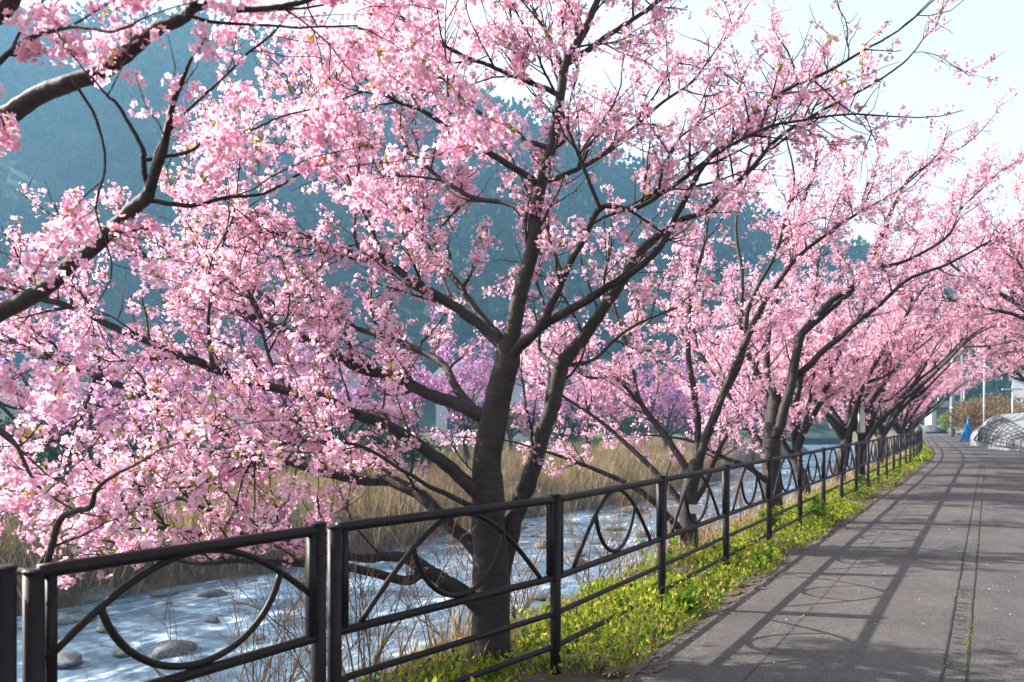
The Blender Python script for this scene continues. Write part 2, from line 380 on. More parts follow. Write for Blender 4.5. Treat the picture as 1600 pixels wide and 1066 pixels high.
def flowers(pos, nrm, size, r, pink, npet=5):
    """five-petalled flowers as one quad cloud -> v, f, col"""
    n = len(pos); U, V, W = frames(nrm, r.uniform(0, 6.28, n))
    tv = [(0, 0, 0)]; tf = []; kind = [0]
    hw = 0.58 * 5 / npet; nv_ = 1 + 3 * npet
    for i in range(npet):
        a = 2 * math.pi * i / npet; b = len(tv)
        for da, rr, zz, kk in ((-hw, 0.66, 0.20, 1), (0.0, 1.0, 0.34, 2), (hw, 0.66, 0.24, 1)):
            tv.append((rr * math.cos(a + da), rr * math.sin(a + da), zz)); kind.append(kk)
        tf.append((0, b, b + 1, b + 2))
    tv = np.array(tv); tf = np.array(tf); kind = np.array(kind)
    cup = r.uniform(0.2, 2.6, n)[:, None, None]
    tvn = np.broadcast_to(tv[None], (n, nv_, 3)).copy(); tvn[:, :, 2:3] *= cup
    tvn[:, :, :2] *= np.where(cup > 1.6, 0.75, 1.0)
    tvn[:, 1:, :] *= r.uniform(0.82, 1.15, (n, nv_ - 1, 1))
    tvn *= size[:, None, None]
    v = pos[:, None, :] + tvn[:, :, 0:1] * U[:, None] + tvn[:, :, 1:2] * V[:, None] + tvn[:, :, 2:3] * W[:, None]
    f = tf[None] + (np.arange(n) * nv_)[:, None, None]
    k = r.beta(2.0, 2.0, n)[:, None]
    lo, hi, cen = (np.array(c) for c in pink)
    base = lo * (1 - k) + hi * k
    col = np.empty((n, nv_, 3)); col[:] = base[:, None]
    col[:, kind == 0] = cen * 0.6 + base[:, None] * 0.4
    col[:, kind == 2] = np.minimum(base[:, None] * 1.06 + 0.02, 0.95)
    return v.reshape(-1, 3), f.reshape(-1, 4), col.reshape(-1, 3)

def leaves(pos, dirn, size, r, cols, width=0.4, fold=0.25):
    """kite leaves: base, side, tip, side"""
    n = len(pos); dn = dirn / (np.linalg.norm(dirn, axis=1)[:, None] + 1e-9)
    side = np.cross(dn, unit(r, n)); side /= np.linalg.norm(side, axis=1)[:, None] + 1e-9; up = np.cross(side, dn)
    wd = width * size * r.uniform(0.7, 1.3, n)
    mid = pos + dn * (size * 0.45)[:, None] + up * (fold * wd)[:, None]
    v = np.stack((pos, mid - side * wd[:, None] / 2, pos + dn * size[:, None], mid + side * wd[:, None] / 2), 1)
    f = (np.arange(n) * 4)[:, None] + np.arange(4)[None]
    cols = np.array(cols); ci = r.integers(0, len(cols), n); cc_ = cols[ci] * r.uniform(0.75, 1.25, (n, 1))
    return v.reshape(-1, 3), f, np.repeat(np.clip(cc_, 0, 0.95), 4, 0)

def blades(base, dirn, length, width, bend, r, cols):
    """grass blades: a strip of two quads"""
    n = len(base); dn = dirn / np.linalg.norm(dirn, axis=1)[:, None]
    az = r.uniform(0, 6.28, n); out = np.stack((np.cos(az), np.sin(az), np.zeros(n)), 1); side = np.cross(dn, out); side /= np.linalg.norm(side, axis=1)[:, None] + 1e-9
    p0 = base; p1 = base + dn * (length * 0.55)[:, None] + out * (bend * length * 0.15)[:, None]; p2 = base + dn * (length * 0.92)[:, None] + out * (bend * length * 0.6)[:, None]
    w_ = (side * width[:, None] / 2)
    v = np.stack((p0 - w_, p0 + w_, p1 - w_ * 0.9, p1 + w_ * 0.9, p2 - w_ * 0.12, p2 + w_ * 0.12), 1)
    f = (np.arange(n) * 6)[:, None, None] + np.array([[0, 1, 3, 2], [2, 3, 5, 4]])[None]
    cols = np.array(cols); cc_ = cols[r.integers(0, len(cols), n)] * r.uniform(0.7, 1.3, (n, 1))
    return v.reshape(-1, 3), f.reshape(-1, 4), np.repeat(np.clip(cc_, 0, 0.95), 6, 0)

def merge(parts):
    vs_, fs_, cs_ = [], [], []; o = 0
    for v, f, c in parts:
        vs_.append(v); fs_.append(f + o); cs_.append(c); o += len(v)
    return np.concatenate(vs_), np.concatenate(fs_), np.concatenate(cs_)

dirt_patch()

# ------------------------------------------------------------------ cherry trees
PINK = ((0.87, 0.38, 0.57), (0.97, 0.88, 0.92), (0.62, 0.06, 0.22))
PINK_FAR = ((0.86, 0.39, 0.56), (0.97, 0.82, 0.87), (0.62, 0.10, 0.26))
LEAFCOL = ((0.36, 0.34, 0.05), (0.48, 0.40, 0.06), (0.26, 0.30, 0.05), (0.38, 0.22, 0.06))
BUDCOL = ((0.20, 0.085, 0.04), (0.26, 0.15, 0.05), (0.24, 0.19, 0.06), (0.30, 0.06, 0.07))

def catmull(p, per=7):
    p = np.asarray(p, float)
    if len(p) < 3: return np.stack([p[0] + (p[-1] - p[0]) * k for k in np.linspace(0, 1, per)])
    q = np.vstack((2 * p[0] - p[1], p, 2 * p[-1] - p[-2])); out = []
    for i in range(1, len(q) - 2):
        for t in np.linspace(0, 1, per, endpoint=False):
            out.append(0.5 * ((2 * q[i]) + (-q[i - 1] + q[i + 1]) * t + (2 * q[i - 1] - 5 * q[i] + 4 * q[i + 1] - q[i + 2]) * t * t + (-q[i - 1] + 3 * q[i] - 3 * q[i + 1] + q[i + 2]) * t ** 3))
    out.append(q[-2]); return np.array(out)

def limb_mesh(name, pts, rad, r, sides=10, knob=0.05):
    t0 = pts[0] - pts[1]; t0 /= np.linalg.norm(t0) + 1e-9; t1 = pts[-1] - pts[-2]; t1 /= np.linalg.norm(t1) + 1e-9   # rounded ends
    pts = np.vstack((pts[0] + t0 * rad[0] * 0.8, pts[0] + t0 * rad[0] * 0.55, pts, pts[-1] + t1 * rad[-1] * 0.55, pts[-1] + t1 * rad[-1] * 0.8)); rad = np.concatenate(([rad[0] * 0.02, rad[0] * 0.7], rad, [rad[-1] * 0.7, rad[-1] * 0.02]))
    n = len(pts); T = np.gradient(pts, axis=0); T /= np.linalg.norm(T, axis=1)[:, None] + 1e-9
    u = np.cross(T[0], (0.3, 0.9, 0.2)); u /= np.linalg.norm(u); L_ = np.concatenate(([0], np.cumsum(np.linalg.norm(np.diff(pts, axis=0), axis=1))))
    v = []; uv = []; ang = np.linspace(0, 2 * math.pi, sides + 1)
    lump = r.normal(0, knob, (n, sides)); lump = (lump + np.roll(lump, 1, 1) + np.roll(lump, 1, 0)) / 3; lump = np.hstack((lump, lump[:, :1]))
    for i in range(n):
        u = u - T[i] * u.dot(T[i]); u /= np.linalg.norm(u); q = np.cross(T[i], u)
        rr = rad[i] * (1 + lump[i]) * (1 + 0.02 * math.sin(L_[i] * 7 + 1))
        v.append(pts[i] + rr[:, None] * (np.cos(ang)[:, None] * u + np.sin(ang)[:, None] * q)); uv.append(np.stack((ang / 6.283, np.full(sides + 1, L_[i])), 1))
    v = np.concatenate(v); uv = np.concatenate(uv); k = sides + 1; f = []
    for i in range(n - 1):
        for j in range(sides): f.append((i * k + j, i * k + j + 1, (i + 1) * k + j + 1, (i + 1) * k + j))
    me = arr_mesh(name, v, np.array(f), uv, None, True); return me

def grow(start, dirn, length, r, K=6, wander=0.22, up=0.06):
    n = len(start); pts = np.empty((n, K, 3)); pts[:, 0] = start; d = dirn / np.linalg.norm(dirn, axis=1)[:, None]
    for k in range(1, K):
        d = d + r.normal(0, wander, (n, 3)); d[:, 2] += up; d /= np.linalg.norm(d, axis=1)[:, None]
        pts[:, k] = pts[:, k - 1] + d * (length / (K - 1))[:, None]
    return pts

def along(pts, idx, u):
    K = pts.shape[1]; x = np.clip(u, 0, 0.9999) * (K - 1); i = x.astype(int); fr = (x - i)[:, None]
    a = pts[idx, i]; b = pts[idx, i + 1]; return a + (b - a) * fr, b - a

def twig_cloud(pts, r0, r1, sides=4):
    n, K, _ = pts.shape; T = np.gradient(pts, axis=1); T /= np.linalg.norm(T, axis=2)[..., None] + 1e-9
    ref = np.array([0.31, 0.57, 0.76]); u = np.cross(T, ref); u /= np.linalg.norm(u, axis=2)[..., None] + 1e-9; q = np.cross(T, u)
    rad = r0[:, None] + (r1 - r0)[:, None] * np.linspace(0, 1, K)[None]
    rings = [pts + rad[..., None] * (math.cos(a) * u + math.sin(a) * q) for a in np.arange(sides) * 2 * math.pi / sides]
    v = np.stack(rings, 2).reshape(-1, 3); b = (np.arange(n) * K * sides)[:, None, None]
    f = np.array([[(k * sides + j, k * sides + (j + 1) % sides, (k + 1) * sides + (j + 1) % sides, (k + 1) * sides + j) for j in range(sides)] for k in range(K - 1)]).reshape(1, -1, 4) + b
    return v, f.reshape(-1, 4)

def side_dirs(tan, r, lo, hi, up=0.15):
    n = len(tan); t = tan / (np.linalg.norm(tan, axis=1)[:, None] + 1e-9)
    p = np.cross(t, unit(r, n)); p /= np.linalg.norm(p, axis=1)[:, None] + 1e-9
    a = np.radians(r.uniform(lo, hi, n))[:, None]; d = t * np.cos(a) + p * np.sin(a); d[:, 2] += up; return d

def foliage(limbs, seed, o):
    """limbs: list of (pts, rad, twig density, flower density). returns twig and flower arrays"""
    r = np.random.default_rng(seed)
    s2, d2, l2, r2, fl2 = [], [], [], [], []
    for pts, rad, td, fd in limbs:
        seg = np.linalg.norm(np.diff(pts, axis=0), axis=1); L_ = np.concatenate(([0], np.cumsum(seg))); tot = L_[-1]
        n = max(1, int(tot * o['per_m'] * td)) if td > 0 else 0
        if n == 0: continue
        u = tot * (o.get('u0', 0.14) + (1 - o.get('u0', 0.14)) * r.random(n) ** 0.85)
        pos = np.stack([np.interp(u, L_, pts[:, k]) for k in range(3)], 1); tan = np.stack([np.interp(u + 0.05, L_, pts[:, k]) - np.interp(u - 0.05, L_, pts[:, k]) for k in range(3)], 1)
        rr = np.interp(u, L_, rad)
        s2.append(pos); d2.append(side_dirs(tan, r, 28, 72, 0.22)); l2.append(r.uniform(*o['len2'], n) * (1.1 - 0.45 * u / tot)); r2.append(np.minimum(rr * 0.55, r.uniform(0.006, 0.013, n))); fl2.append(np.full(n, fd))
        # the limb's own tip goes on as a twig
        s2.append(pts[-1:]); d2.append(pts[-1:] - pts[-3:-2]); l2.append(np.array([o['len2'][1] * 0.8])); r2.append(rad[-1:] * 0.95); fl2.append(np.array([fd]))
    s2 = np.concatenate(s2); d2 = np.concatenate(d2); l2 = np.concatenate(l2); r2 = np.concatenate(r2); fl2 = np.concatenate(fl2)
    p2 = grow(s2, d2, l2, r, 8, 0.15, 0.035)
    m = np.maximum(1, (l2 * o['kids']).astype(int)); idx = np.repeat(np.arange(len(l2)), m); u = r.uniform(0.12, 1.0, len(idx))
    s3, t3 = along(p2, idx, u); l3 = r.uniform(*o['len3'], len(idx)); p3 = grow(s3, side_dirs(t3, r, 25, 70, 0.1), l3, r, 5, 0.17, 0.05)
    r3 = np.minimum(r2[idx] * 0.6, r.uniform(0.0028, 0.005, len(idx))); fl3 = fl2[idx]
    clear = o.get('clear')
    if clear is not None:
        k2 = clear(p2[:, -1]) & clear(p2[:, 4]); k3 = clear(p3[:, -1]) & k2[idx]
        p2, l2, r2, fl2 = p2[k2], l2[k2], r2[k2], fl2[k2]; p3, l3, r3, fl3 = p3[k3], l3[k3], r3[k3], fl3[k3]
    ts = o.get('tscale', 1.0)
    tv2, tf2 = twig_cloud(p2, r2 * ts, np.full(len(r2), 0.0022 * ts), 4); tv3, tf3 = twig_cloud(p3, r3 * ts, np.full(len(r3), 0.0014 * ts), 3)
    twv = np.concatenate((tv2, tv3)); twf = np.concatenate((tf2, tf3 + len(tv2)))
    # clusters of flowers along the twigs; some twigs nearly bare, some full
    def clusters(p, l, fl, u0, per):
        wgt = l * fl * np.clip(r.normal(1.0, 0.6, len(l)), 0.05, 2.4); cnt = r.poisson(wgt * per); ix = np.repeat(np.arange(len(l)), cnt)
        uu = u0 + (1 - u0) * r.random(len(ix)); pos, tan = along(p, ix, uu); return pos, tan
    c2, ct2 = clusters(p2, l2, fl2, 0.2, o['cl']); c3, ct3 = clusters(p3, l3, fl3, 0.05, o['cl'])
    c = np.concatenate((c2, c3)); ct = np.concatenate((ct2, ct3))
    if clear is not None: k = clear(c); c, ct = c[k], ct[k]
    od = side_dirs(ct, r, 50, 110, -0.1); od /= np.linalg.norm(od, axis=1)[:, None]; R_ = o.get('crad', 0.034)
    cc_ = c + od * (R_ * 0.9)
    k = r.integers(o['fl'][0], o['fl'][1] + 1, len(c)); ix = np.repeat(np.arange(len(c)), k)
    out = unit(r, len(ix)) + od[ix] * 0.35; out /= np.linalg.norm(out, axis=1)[:, None]
    fp = cc_[ix] + out * (R_ * r.uniform(0.45, 1.15, len(ix)))[:, None]
    tone = r.normal(0, 1, len(c))
    nrm = out + r.normal(0, 0.35, out.shape)
    fv, ff, fc = flowers(fp, nrm, r.uniform(*o['fsize'], len(fp)), r, o.get('pink', PINK), o.get('npet', 5))
    fc = np.clip(fc * np.repeat(np.clip(1 + 0.07 * tone[ix], 0.8, 1.1), 1 + 3 * o.get('npet', 5))[:, None], 0, 0.97)
    # young leaves and bud scales
    nl = int(len(c) * o.get('leaf', 0.25)); il = r.integers(0, len(c), nl)
    lp = np.repeat(c[il], 3, 0) + r.normal(0, 0.006, (nl * 3, 3)); ld = np.repeat(od[il], 3, 0) * 0.5 + unit(r, nl * 3) + np.array([0, 0, 0.5])
    bs = o.get('lscale', 1.0)
    big = leaves(lp, ld, r.uniform(0.018, 0.042, nl * 3) * bs, r, LEAFCOL, 0.42)
    nb = int(len(c) * o.get('bud', 1.6)); ib = r.integers(0, len(c), nb)
    bud = leaves(c[ib] + r.normal(0, 0.012, (nb, 3)), od[ib] + unit(r, nb), r.uniform(0.010, 0.022, nb) * bs, r, BUDCOL, 0.55)
    return (twv, twf), (fv, ff, fc), merge([big, bud])

def make_tree(name, base, limbs_px, seed, o, pixels=True):
    """limbs_px: list of dict(n, p, d=(d0,d1), w=(w0,w1), td, fd). In pixels (with depth) or in metres (p = xyz, w = radii)."""
    r = np.random.default_rng(seed + 1); root = empty(name, tuple(base)); fol = []; B_ = np.array(base, float)
    for Lm in limbs_px:
        if pixels:
            q = Lm['p']; k = len(q); dd = np.linspace(0, 1, k); ds_ = Lm['d'][0] + (Lm['d'][1] - Lm['d'][0]) * dd
            pts = np.array([P(x, y, d_) for (x, y), d_ in zip(q, ds_)])
            wv = np.linspace(Lm['w'][0], Lm['w'][1], k) if len(Lm['w']) == 2 else np.array(Lm['w']); rad = wv / 2 * ds_ / F * (0.90 if Lm['n'] == 'trunk' else 0.72)
        else:
            pts = np.array(Lm['p'], float); k = len(pts); rad = np.linspace(Lm['w'][0], Lm['w'][1], k) if len(Lm['w']) == 2 else np.array(Lm['w'], float)
        cp = catmull(pts, 7); cr = np.interp(np.linspace(0, 1, len(cp)), np.linspace(0, 1, k), rad)
        jit = r.normal(0, 1, cp.shape); jit = sum(np.roll(jit, q_, 0) for q_ in range(6)) / 4; env = np.minimum(1, np.arange(len(cp)) / 5)[:, None]
        cp = cp + jit * (cr[:, None] * 0.16 + 0.003) * env * (0.3 if Lm['n'] == 'trunk' else 1)
        if not pixels: cp = cp + B_
        me = limb_mesh(Lm['n'], cp - B_, cr, r, 14 if Lm['n'] == 'trunk' else 9)
        ob = link(Lm['n'], me, M['bark'], root)
        fol.append((cp, cr, Lm.get('td', 1.0), Lm.get('fd', 1.0)))
    (tv, tf), (fv, ff, fc), (lv, lf, lc) = foliage(fol, seed + 2, o)
    tag(link('twigs', arr_mesh('twigs', tv - B_, tf, smooth=True), M['twig'], root), kind='stuff')
    tag(link('blossoms', arr_mesh('blossoms', fv - B_, ff, col=fc), M['petal'], root), kind='stuff')
    tag(link('young_leaves', arr_mesh('young_leaves', lv - B_, lf, col=lc), M['leaf'], root), kind='stuff')
    return root

def fence_t(p):
    """signed distance to the right of the railing line (straight part)"""
    return (p[:, 0] - B0[0]) * math.cos(.5236) - (p[:, 1] - B0[1]) * math.sin(.5236)
def clear_main(p):
    t = fence_t(p); z = p[:, 2]; d = p[:, 1]; sx = 800 + p[:, 0] / d * F; sy = HOR - (z - EYE) / d * F
    low = np.where(sx > 800, 1.10, np.where(sx > 540, 0.95, 0.72))
    return (z > low) & ((t < -0.12) | (z > 1.75 + 0.25 * t)) & (d > 3.6)

# the near two-stemmed tree, traced limb by limb (pixel, depth)
D1 = 5.5
main_limbs = [
 dict(n='trunk', p=[(768, 1075), (768, 1030), (767, 940), (765, 860), (763, 780), (762, 718), (778, 629), (791, 571), (796, 540)], d=(D1, D1), w=(96, 76, 64, 62, 58, 50, 46, 46, 42), td=0),
 dict(n='limb', p=[(793, 560), (804, 507), (817, 444), (833, 380), (840, 315), (856, 245), (871, 182), (882, 105), (910, 52), (934, 0), (965, -60), (985, -130)], d=(D1, 5.6), w=(40, 8), td=0.9),
 dict(n='limb', p=[(776, 1000), (782, 930), (791, 860), (808, 795), (832, 718), (855, 651), (874, 578), (893, 552), (922, 517), (944, 479), (967, 450), (1005, 388), (1060, 345), (1100, 328), (1164, 274), (1212, 220), (1275, 177), (1355, 137), (1406, 102), (1430, 78)], d=(5.55, 5.9), w=(42, 42, 42, 40, 38, 35, 33, 31, 28, 25, 22, 18, 15, 13, 11, 9, 7, 5, 4, 3), td=0.6, fd=0.55),
 dict(n='limb', p=[(798, 556), (820, 536), (849, 508), (919, 469), (976, 434), (1030, 390), (1060, 330), (1100, 258), (1164, 195), (1186, 172), (1228, 140), (1291, 112), (1355, 77), (1403, 48), (1460, 0)], d=(5.45, 5.0), w=(24, 24, 21, 19, 16, 14, 13, 12, 10, 9, 8, 7, 5, 4, 3), td=0.4, fd=0.35),
 dict(n='limb', p=[(822, 535), (849, 501), (880, 434), (906, 383), (938, 325), (990, 327), (1050, 290), (1120, 241), (1200, 200), (1270, 185)], d=(5.4, 4.9), w=(20, 5), td=0.9),
 dict(n='limb', p=[(938, 327), (910, 259), (889, 203), (868, 147), (846, 100), (830, 60)], d=(5.15, 4.8), w=(9, 4), td=0.9),
 dict(n='limb', p=[(791, 548), (740, 501), (683, 463), (645, 440), (606, 415), (530, 390), (470, 375), (410, 365)], d=(D1, 5.9), w=(26, 8)),
 dict(n='limb', p=[(783, 530), (740, 479), (715, 440), (680, 405), (650, 350), (620, 300)], d=(5.55, 6.6), w=(20, 6)),
 dict(n='limb', p=[(775, 660), (721, 635), (680, 619), (632, 597), (600, 584), (560, 573), (490, 538), (385, 492), (301, 450), (245, 412), (180, 380)], d=(5.5, 6.3), w=(34, 30, 27, 25, 24, 22, 20, 17, 13, 10, 6)),
 dict(n='limb', p=[(745, 645), (708, 600), (692, 568), (657, 549), (619, 533), (540, 508), (430, 474), (380, 430), (340, 370)], d=(5.55, 7.0), w=(20, 7)),
 dict(n='limb', p=[(766, 790), (710, 738), (675, 712), (648, 692), (600, 664), (560, 650), (507, 625), (455, 611), (385, 594), (332, 576), (297, 559), (245, 538), (189, 517), (122, 485), (70, 468), (0, 452), (-60, 440)], d=(5.45, 5.2), w=(32, 30, 27, 25, 25, 24, 22, 21, 20, 19, 18, 17, 16, 14, 13, 11, 9)),
 dict(n='limb', p=[(768, 890), (735, 850), (675, 791), (640, 766), (605, 749), (560, 748), (440, 715), (326, 665), (240, 625), (150, 587), (80, 559), (0, 522), (-50, 500)], d=(5.45, 6.4), w=(32, 30, 28, 27, 26, 22, 20, 18, 16, 15, 13, 11, 9)),
 dict(n='limb', p=[(770, 965), (715, 920), (675, 897), (655, 886), (633, 872), (598, 870), (559, 871), (472, 856), (385, 840), (290, 835), (180, 800)], d=(5.45, 5.2), w=(40, 38, 34, 32, 24, 22, 20, 16, 13, 10, 6), fd=1.2, td=1.3),
 dict(n='limb', p=[(665, 890), (640, 906), (605, 902), (559, 889), (480, 880), (385, 878), (305, 880), (220, 860)], d=(5.43, 4.9), w=(24, 22, 20, 19, 16, 12, 9, 5), fd=0.8),
 dict(n='limb', p=[(752, 800), (700, 773), (664, 756), (630, 735), (570, 700), (500, 690), (400, 700)], d=(5.4, 4.8), w=(13, 4)),
 dict(n='limb', p=[(843, 290), (812, 270), (770, 242), (735, 221), (700, 200), (658, 172), (612, 154), (560, 110)], d=(5.55, 5.2), w=(17, 6)),
 dict(n='limb', p=[(853, 230), (819, 217), (801, 200), (770, 189), (735, 165), (710, 140), (680, 100)], d=(5.55, 6.1), w=(12, 4)),
 dict(n='limb', p=[(876, 150), (840, 133), (805, 119), (770, 105), (728, 88), (700, 74), (672, 56), (620, 20)], d=(5.55, 5.3), w=(12, 5)),
 dict(n='limb', p=[(880, 110), (864, 70), (847, 38), (820, -10), (800, -60)], d=(5.55, 6.0), w=(11, 4)),
 dict(n='limb', p=[(884, 100), (910, 84), (934, 67), (973, 42), (1008, 16), (1040, -10), (1080, -40)], d=(5.58, 5.8), w=(15, 5)),
 dict(n='limb', p=[(849, 283), (880, 275), (930, 250), (985, 205), (1030, 165), (1080, 130), (1110, 90)], d=(5.55, 6.3), w=(13, 4)),
 dict(n='limb', p=[(838, 350), (800, 320), (740, 310), (690, 280), (640, 240), (580, 230), (520, 200), (470, 150)], d=(5.55, 6.6), w=(13, 4)),
 dict(n='limb', p=[(871, 574), (842, 543), (850, 480), (830, 420)], d=(5.6, 6.3), w=(9, 4)),
 dict(n='limb', p=[(880, 572), (930, 560), (975, 520), (1010, 500), (1060, 480)], d=(5.7, 6.6), w=(9, 4), fd=0.8),
 dict(n='limb', p=[(606, 415), (570, 340), (540, 270), (500, 200), (480, 120)], d=(5.75, 6.1), w=(10, 4)),
 dict(n='limb', p=[(332, 576), (326, 500), (335, 430), (352, 370)], d=(5.25, 5.2), w=(10, 4)),
 dict(n='limb', p=[(455, 611), (420, 560), (400, 480), (370, 420), (330, 330)], d=(5.3, 5.9), w=(9, 4)),
 dict(n='limb', p=[(150, 587), (120, 660), (60, 700), (-10, 720)], d=(6.1, 5.8), w=(8, 3)),
 dict(n='limb', p=[(385, 840), (330, 800), (250, 770), (150, 765), (60, 780)], d=(5.25, 5.6), w=(9, 4)),
 dict(n='limb', p=[(507, 625), (450, 670), (370, 730), (300, 760), (220, 760)], d=(5.25, 4.9), w=(10, 4)),
]
base1 = P(768, 1052, D1); base1[2] = -0.22
t1 = make_tree('cherry_tree', base1, main_limbs, 100, dict(per_m=9.0, len2=(0.30, 1.0), kids=7.5, len3=(0.10, 0.40), cl=10.5, fl=(6, 11), fsize=(0.0145, 0.0195), crad=0.040, leaf=0.42, bud=3.6, tscale=1.25, clear=clear_main))
tag(t1, 'blooming cherry tree whose trunk forks low into a thick and a thinner stem', 'cherry tree', 'cherry trees between railing and river')

# the tree whose trunk stands beyond the frame, its limbs reaching in above the near railing
near_limbs = [
 dict(n='trunk', p=[(-420, 1250), (-400, 1050), (-360, 850), (-320, 720), (-290, 650)], d=(3.5, 3.3), w=(130, 115, 105, 100, 90), td=0),
 dict(n='limb', p=[(-290, 650), (-160, 590), (0, 494), (70, 450), (122, 405), (164, 370), (203, 329), (231, 304)], d=(3.3, 3.0), w=(52, 46, 37, 34, 32, 30, 30, 28), td=0.12, fd=0.5),
 dict(n='limb', p=[(230, 303), (227, 259), (220, 227), (189, 171), (168, 147), (130, 110)], d=(3.0, 2.8), w=(13, 4)),
 dict(n='limb', p=[(224, 312), (297, 320), (350, 308), (413, 301), (470, 270), (540, 262)], d=(3.0, 3.3), w=(11, 4)),
 dict(n='limb', p=[(235, 290), (252, 224), (280, 182), (304, 161), (336, 133), (385, 87), (427, 52), (455, 17), (470, -20)], d=(3.0, 2.9), w=(9, 3), fd=0.6),
 dict(n='limb', p=[(228, 250), (280, 241), (332, 220), (402, 200), (455, 178), (520, 160)], d=(3.0, 3.2), w=(9, 3)),
 dict(n='limb', p=[(-290, 650), (-220, 450), (-120, 260), (0, 192), (70, 147), (115, 126), (175, 101), (210, 70), (245, 49), (290, 21), (315, 3), (380, -40)], d=(3.3, 2.7), w=(62, 56, 50, 42, 38, 36, 34, 32, 30, 24, 22, 14), td=0.35, fd=0.8),
 dict(n='limb', p=[(315, 4), (345, 12), (367, 17), (402, 17), (455, 10), (490, 0), (540, -20)], d=(2.78, 2.7), w=(17, 8), fd=0.4, td=0.6),
 dict(n='limb', p=[(290, 24), (340, 34), (455, 42), (553, 40), (600, 60)], d=(2.75, 2.9), w=(8, 3), fd=0.5),
 dict(n='limb', p=[(-120, 260), (-40, 140), (30, 70), (110, 40), (180, 50), (240, 20)], d=(2.9, 2.5), w=(16, 4), fd=1.0),
 dict(n='limb', p=[(-120, 260), (-60, 80), (0, 20), (30, -25), (80, -80)], d=(2.9, 2.7), w=(50, 44, 38, 32, 20), td=0.4),
 dict(n='limb', p=[(-160, 590), (-80, 640), (10, 680), (60, 760), (120, 800)], d=(3.2, 3.0), w=(16, 4), fd=0.6),
 dict(n='limb', p=[(-330, 760), (-150, 850), (0, 890), (60, 890), (77, 872), (84, 840), (101, 805), (140, 791), (150, 770), (175, 745), (224, 721)], d=(3.3, 2.8), w=(26, 22, 18, 16, 15, 15, 14, 13, 10, 8, 5), fd=0.45, td=0.5),
 dict(n='limb', p=[(115, 126), (150, 190), (165, 260), (150, 330), (175, 420), (150, 480)], d=(2.8, 3.0), w=(7, 3), fd=0.8),
]
def clear_near(p):
    t = fence_t(p); d = p[:, 1]; z = p[:, 2]; return (d > 2.2) & (z > 0.95) & (t < 1.2)
basen = P(-420, 1240, 3.5); basen[2] = -0.25
tn = make_tree('cherry_tree', basen, near_limbs, 300, dict(per_m=8, len2=(0.25, 0.8), kids=6.0, len3=(0.08, 0.32), cl=26, fl=(6, 11), fsize=(0.0145, 0.019), crad=0.034, leaf=0.25, bud=1.6, clear=clear_near))
tag(tn, 'cherry tree sending bare grey-barked limbs and loose pink blossom in over the short railing panel', 'cherry tree', 'cherry trees between railing and river')

def clear_row(p):
    t = fence_t(p); z = p[:, 2]; return (z > 1.0) & ((t < 0.0) | (z > 1.9 + 0.2 * np.clip(t, 0, 4)))
row_o = dict(per_m=5.6, len2=(0.4, 1.2), kids=6.5, len3=(0.12, 0.45), cl=11, fl=(5, 8), fsize=(0.018, 0.024), crad=0.048, leaf=0.25, bud=2.6, lscale=1.2, clear=clear_row, tscale=1.15)
t2_limbs = [
 dict(n='trunk', p=[(1080, 925), (1078, 885), (1076, 830), (1075, 785), (1084, 740), (1088, 725)], d=(10, 10), w=(40, 33, 31, 29, 28, 26), td=0),
 dict(n='limb', p=[(1080, 770), (1100, 690), (1122, 635), (1150, 570), (1180, 500), (1215, 440), (1260, 390), (1330, 340), (1400, 300)], d=(10, 9.4), w=(22, 4)),
 dict(n='limb', p=[(1080, 745), (1045, 690), (1000, 630), (985, 560), (960, 480), (950, 400)], d=(10, 10.8), w=(17, 4)),
 dict(n='limb', p=[(1076, 850), (1050, 815), (1000, 768), (940, 738), (880, 715), (800, 690)], d=(10, 9.3), w=(19, 4)),
 dict(n='limb', p=[(1078, 800), (1030, 745), (985, 700), (940, 660), (880, 620), (830, 590)], d=(10, 10.8), w=(15, 4)),
 dict(n='limb', p=[(1090, 730), (1090, 650), (1075, 560), (1080, 470), (1100, 380), (1110, 320)], d=(10, 10.4), w=(17, 4)),
 dict(n='limb', p=[(1082, 790), (1105, 750), (1125, 700), (1160, 640), (1180, 580), (1200, 520)], d=(10, 10.6), w=(14, 4)),
 dict(n='limb', p=[(1122, 635), (1160, 560), (1170, 480), (1210, 400), (1230, 330), (1240, 270), (1225, 200)], d=(9.8, 9.6), w=(12, 3)),
 dict(n='limb', p=[(1000, 630), (960, 590), (920, 590), (880, 560), (850, 540)], d=(10.3, 10), w=(9, 3)),
]
b2 = P(1080, 905, 10.0); b2[2] = -0.35
t2 = make_tree('cherry_tree', b2, t2_limbs, 400, row_o)
tag(t2, 'slender pale-barked cherry tree in bloom with a small blank plate tied to its trunk', 'cherry tree', 'cherry trees between railing and river')
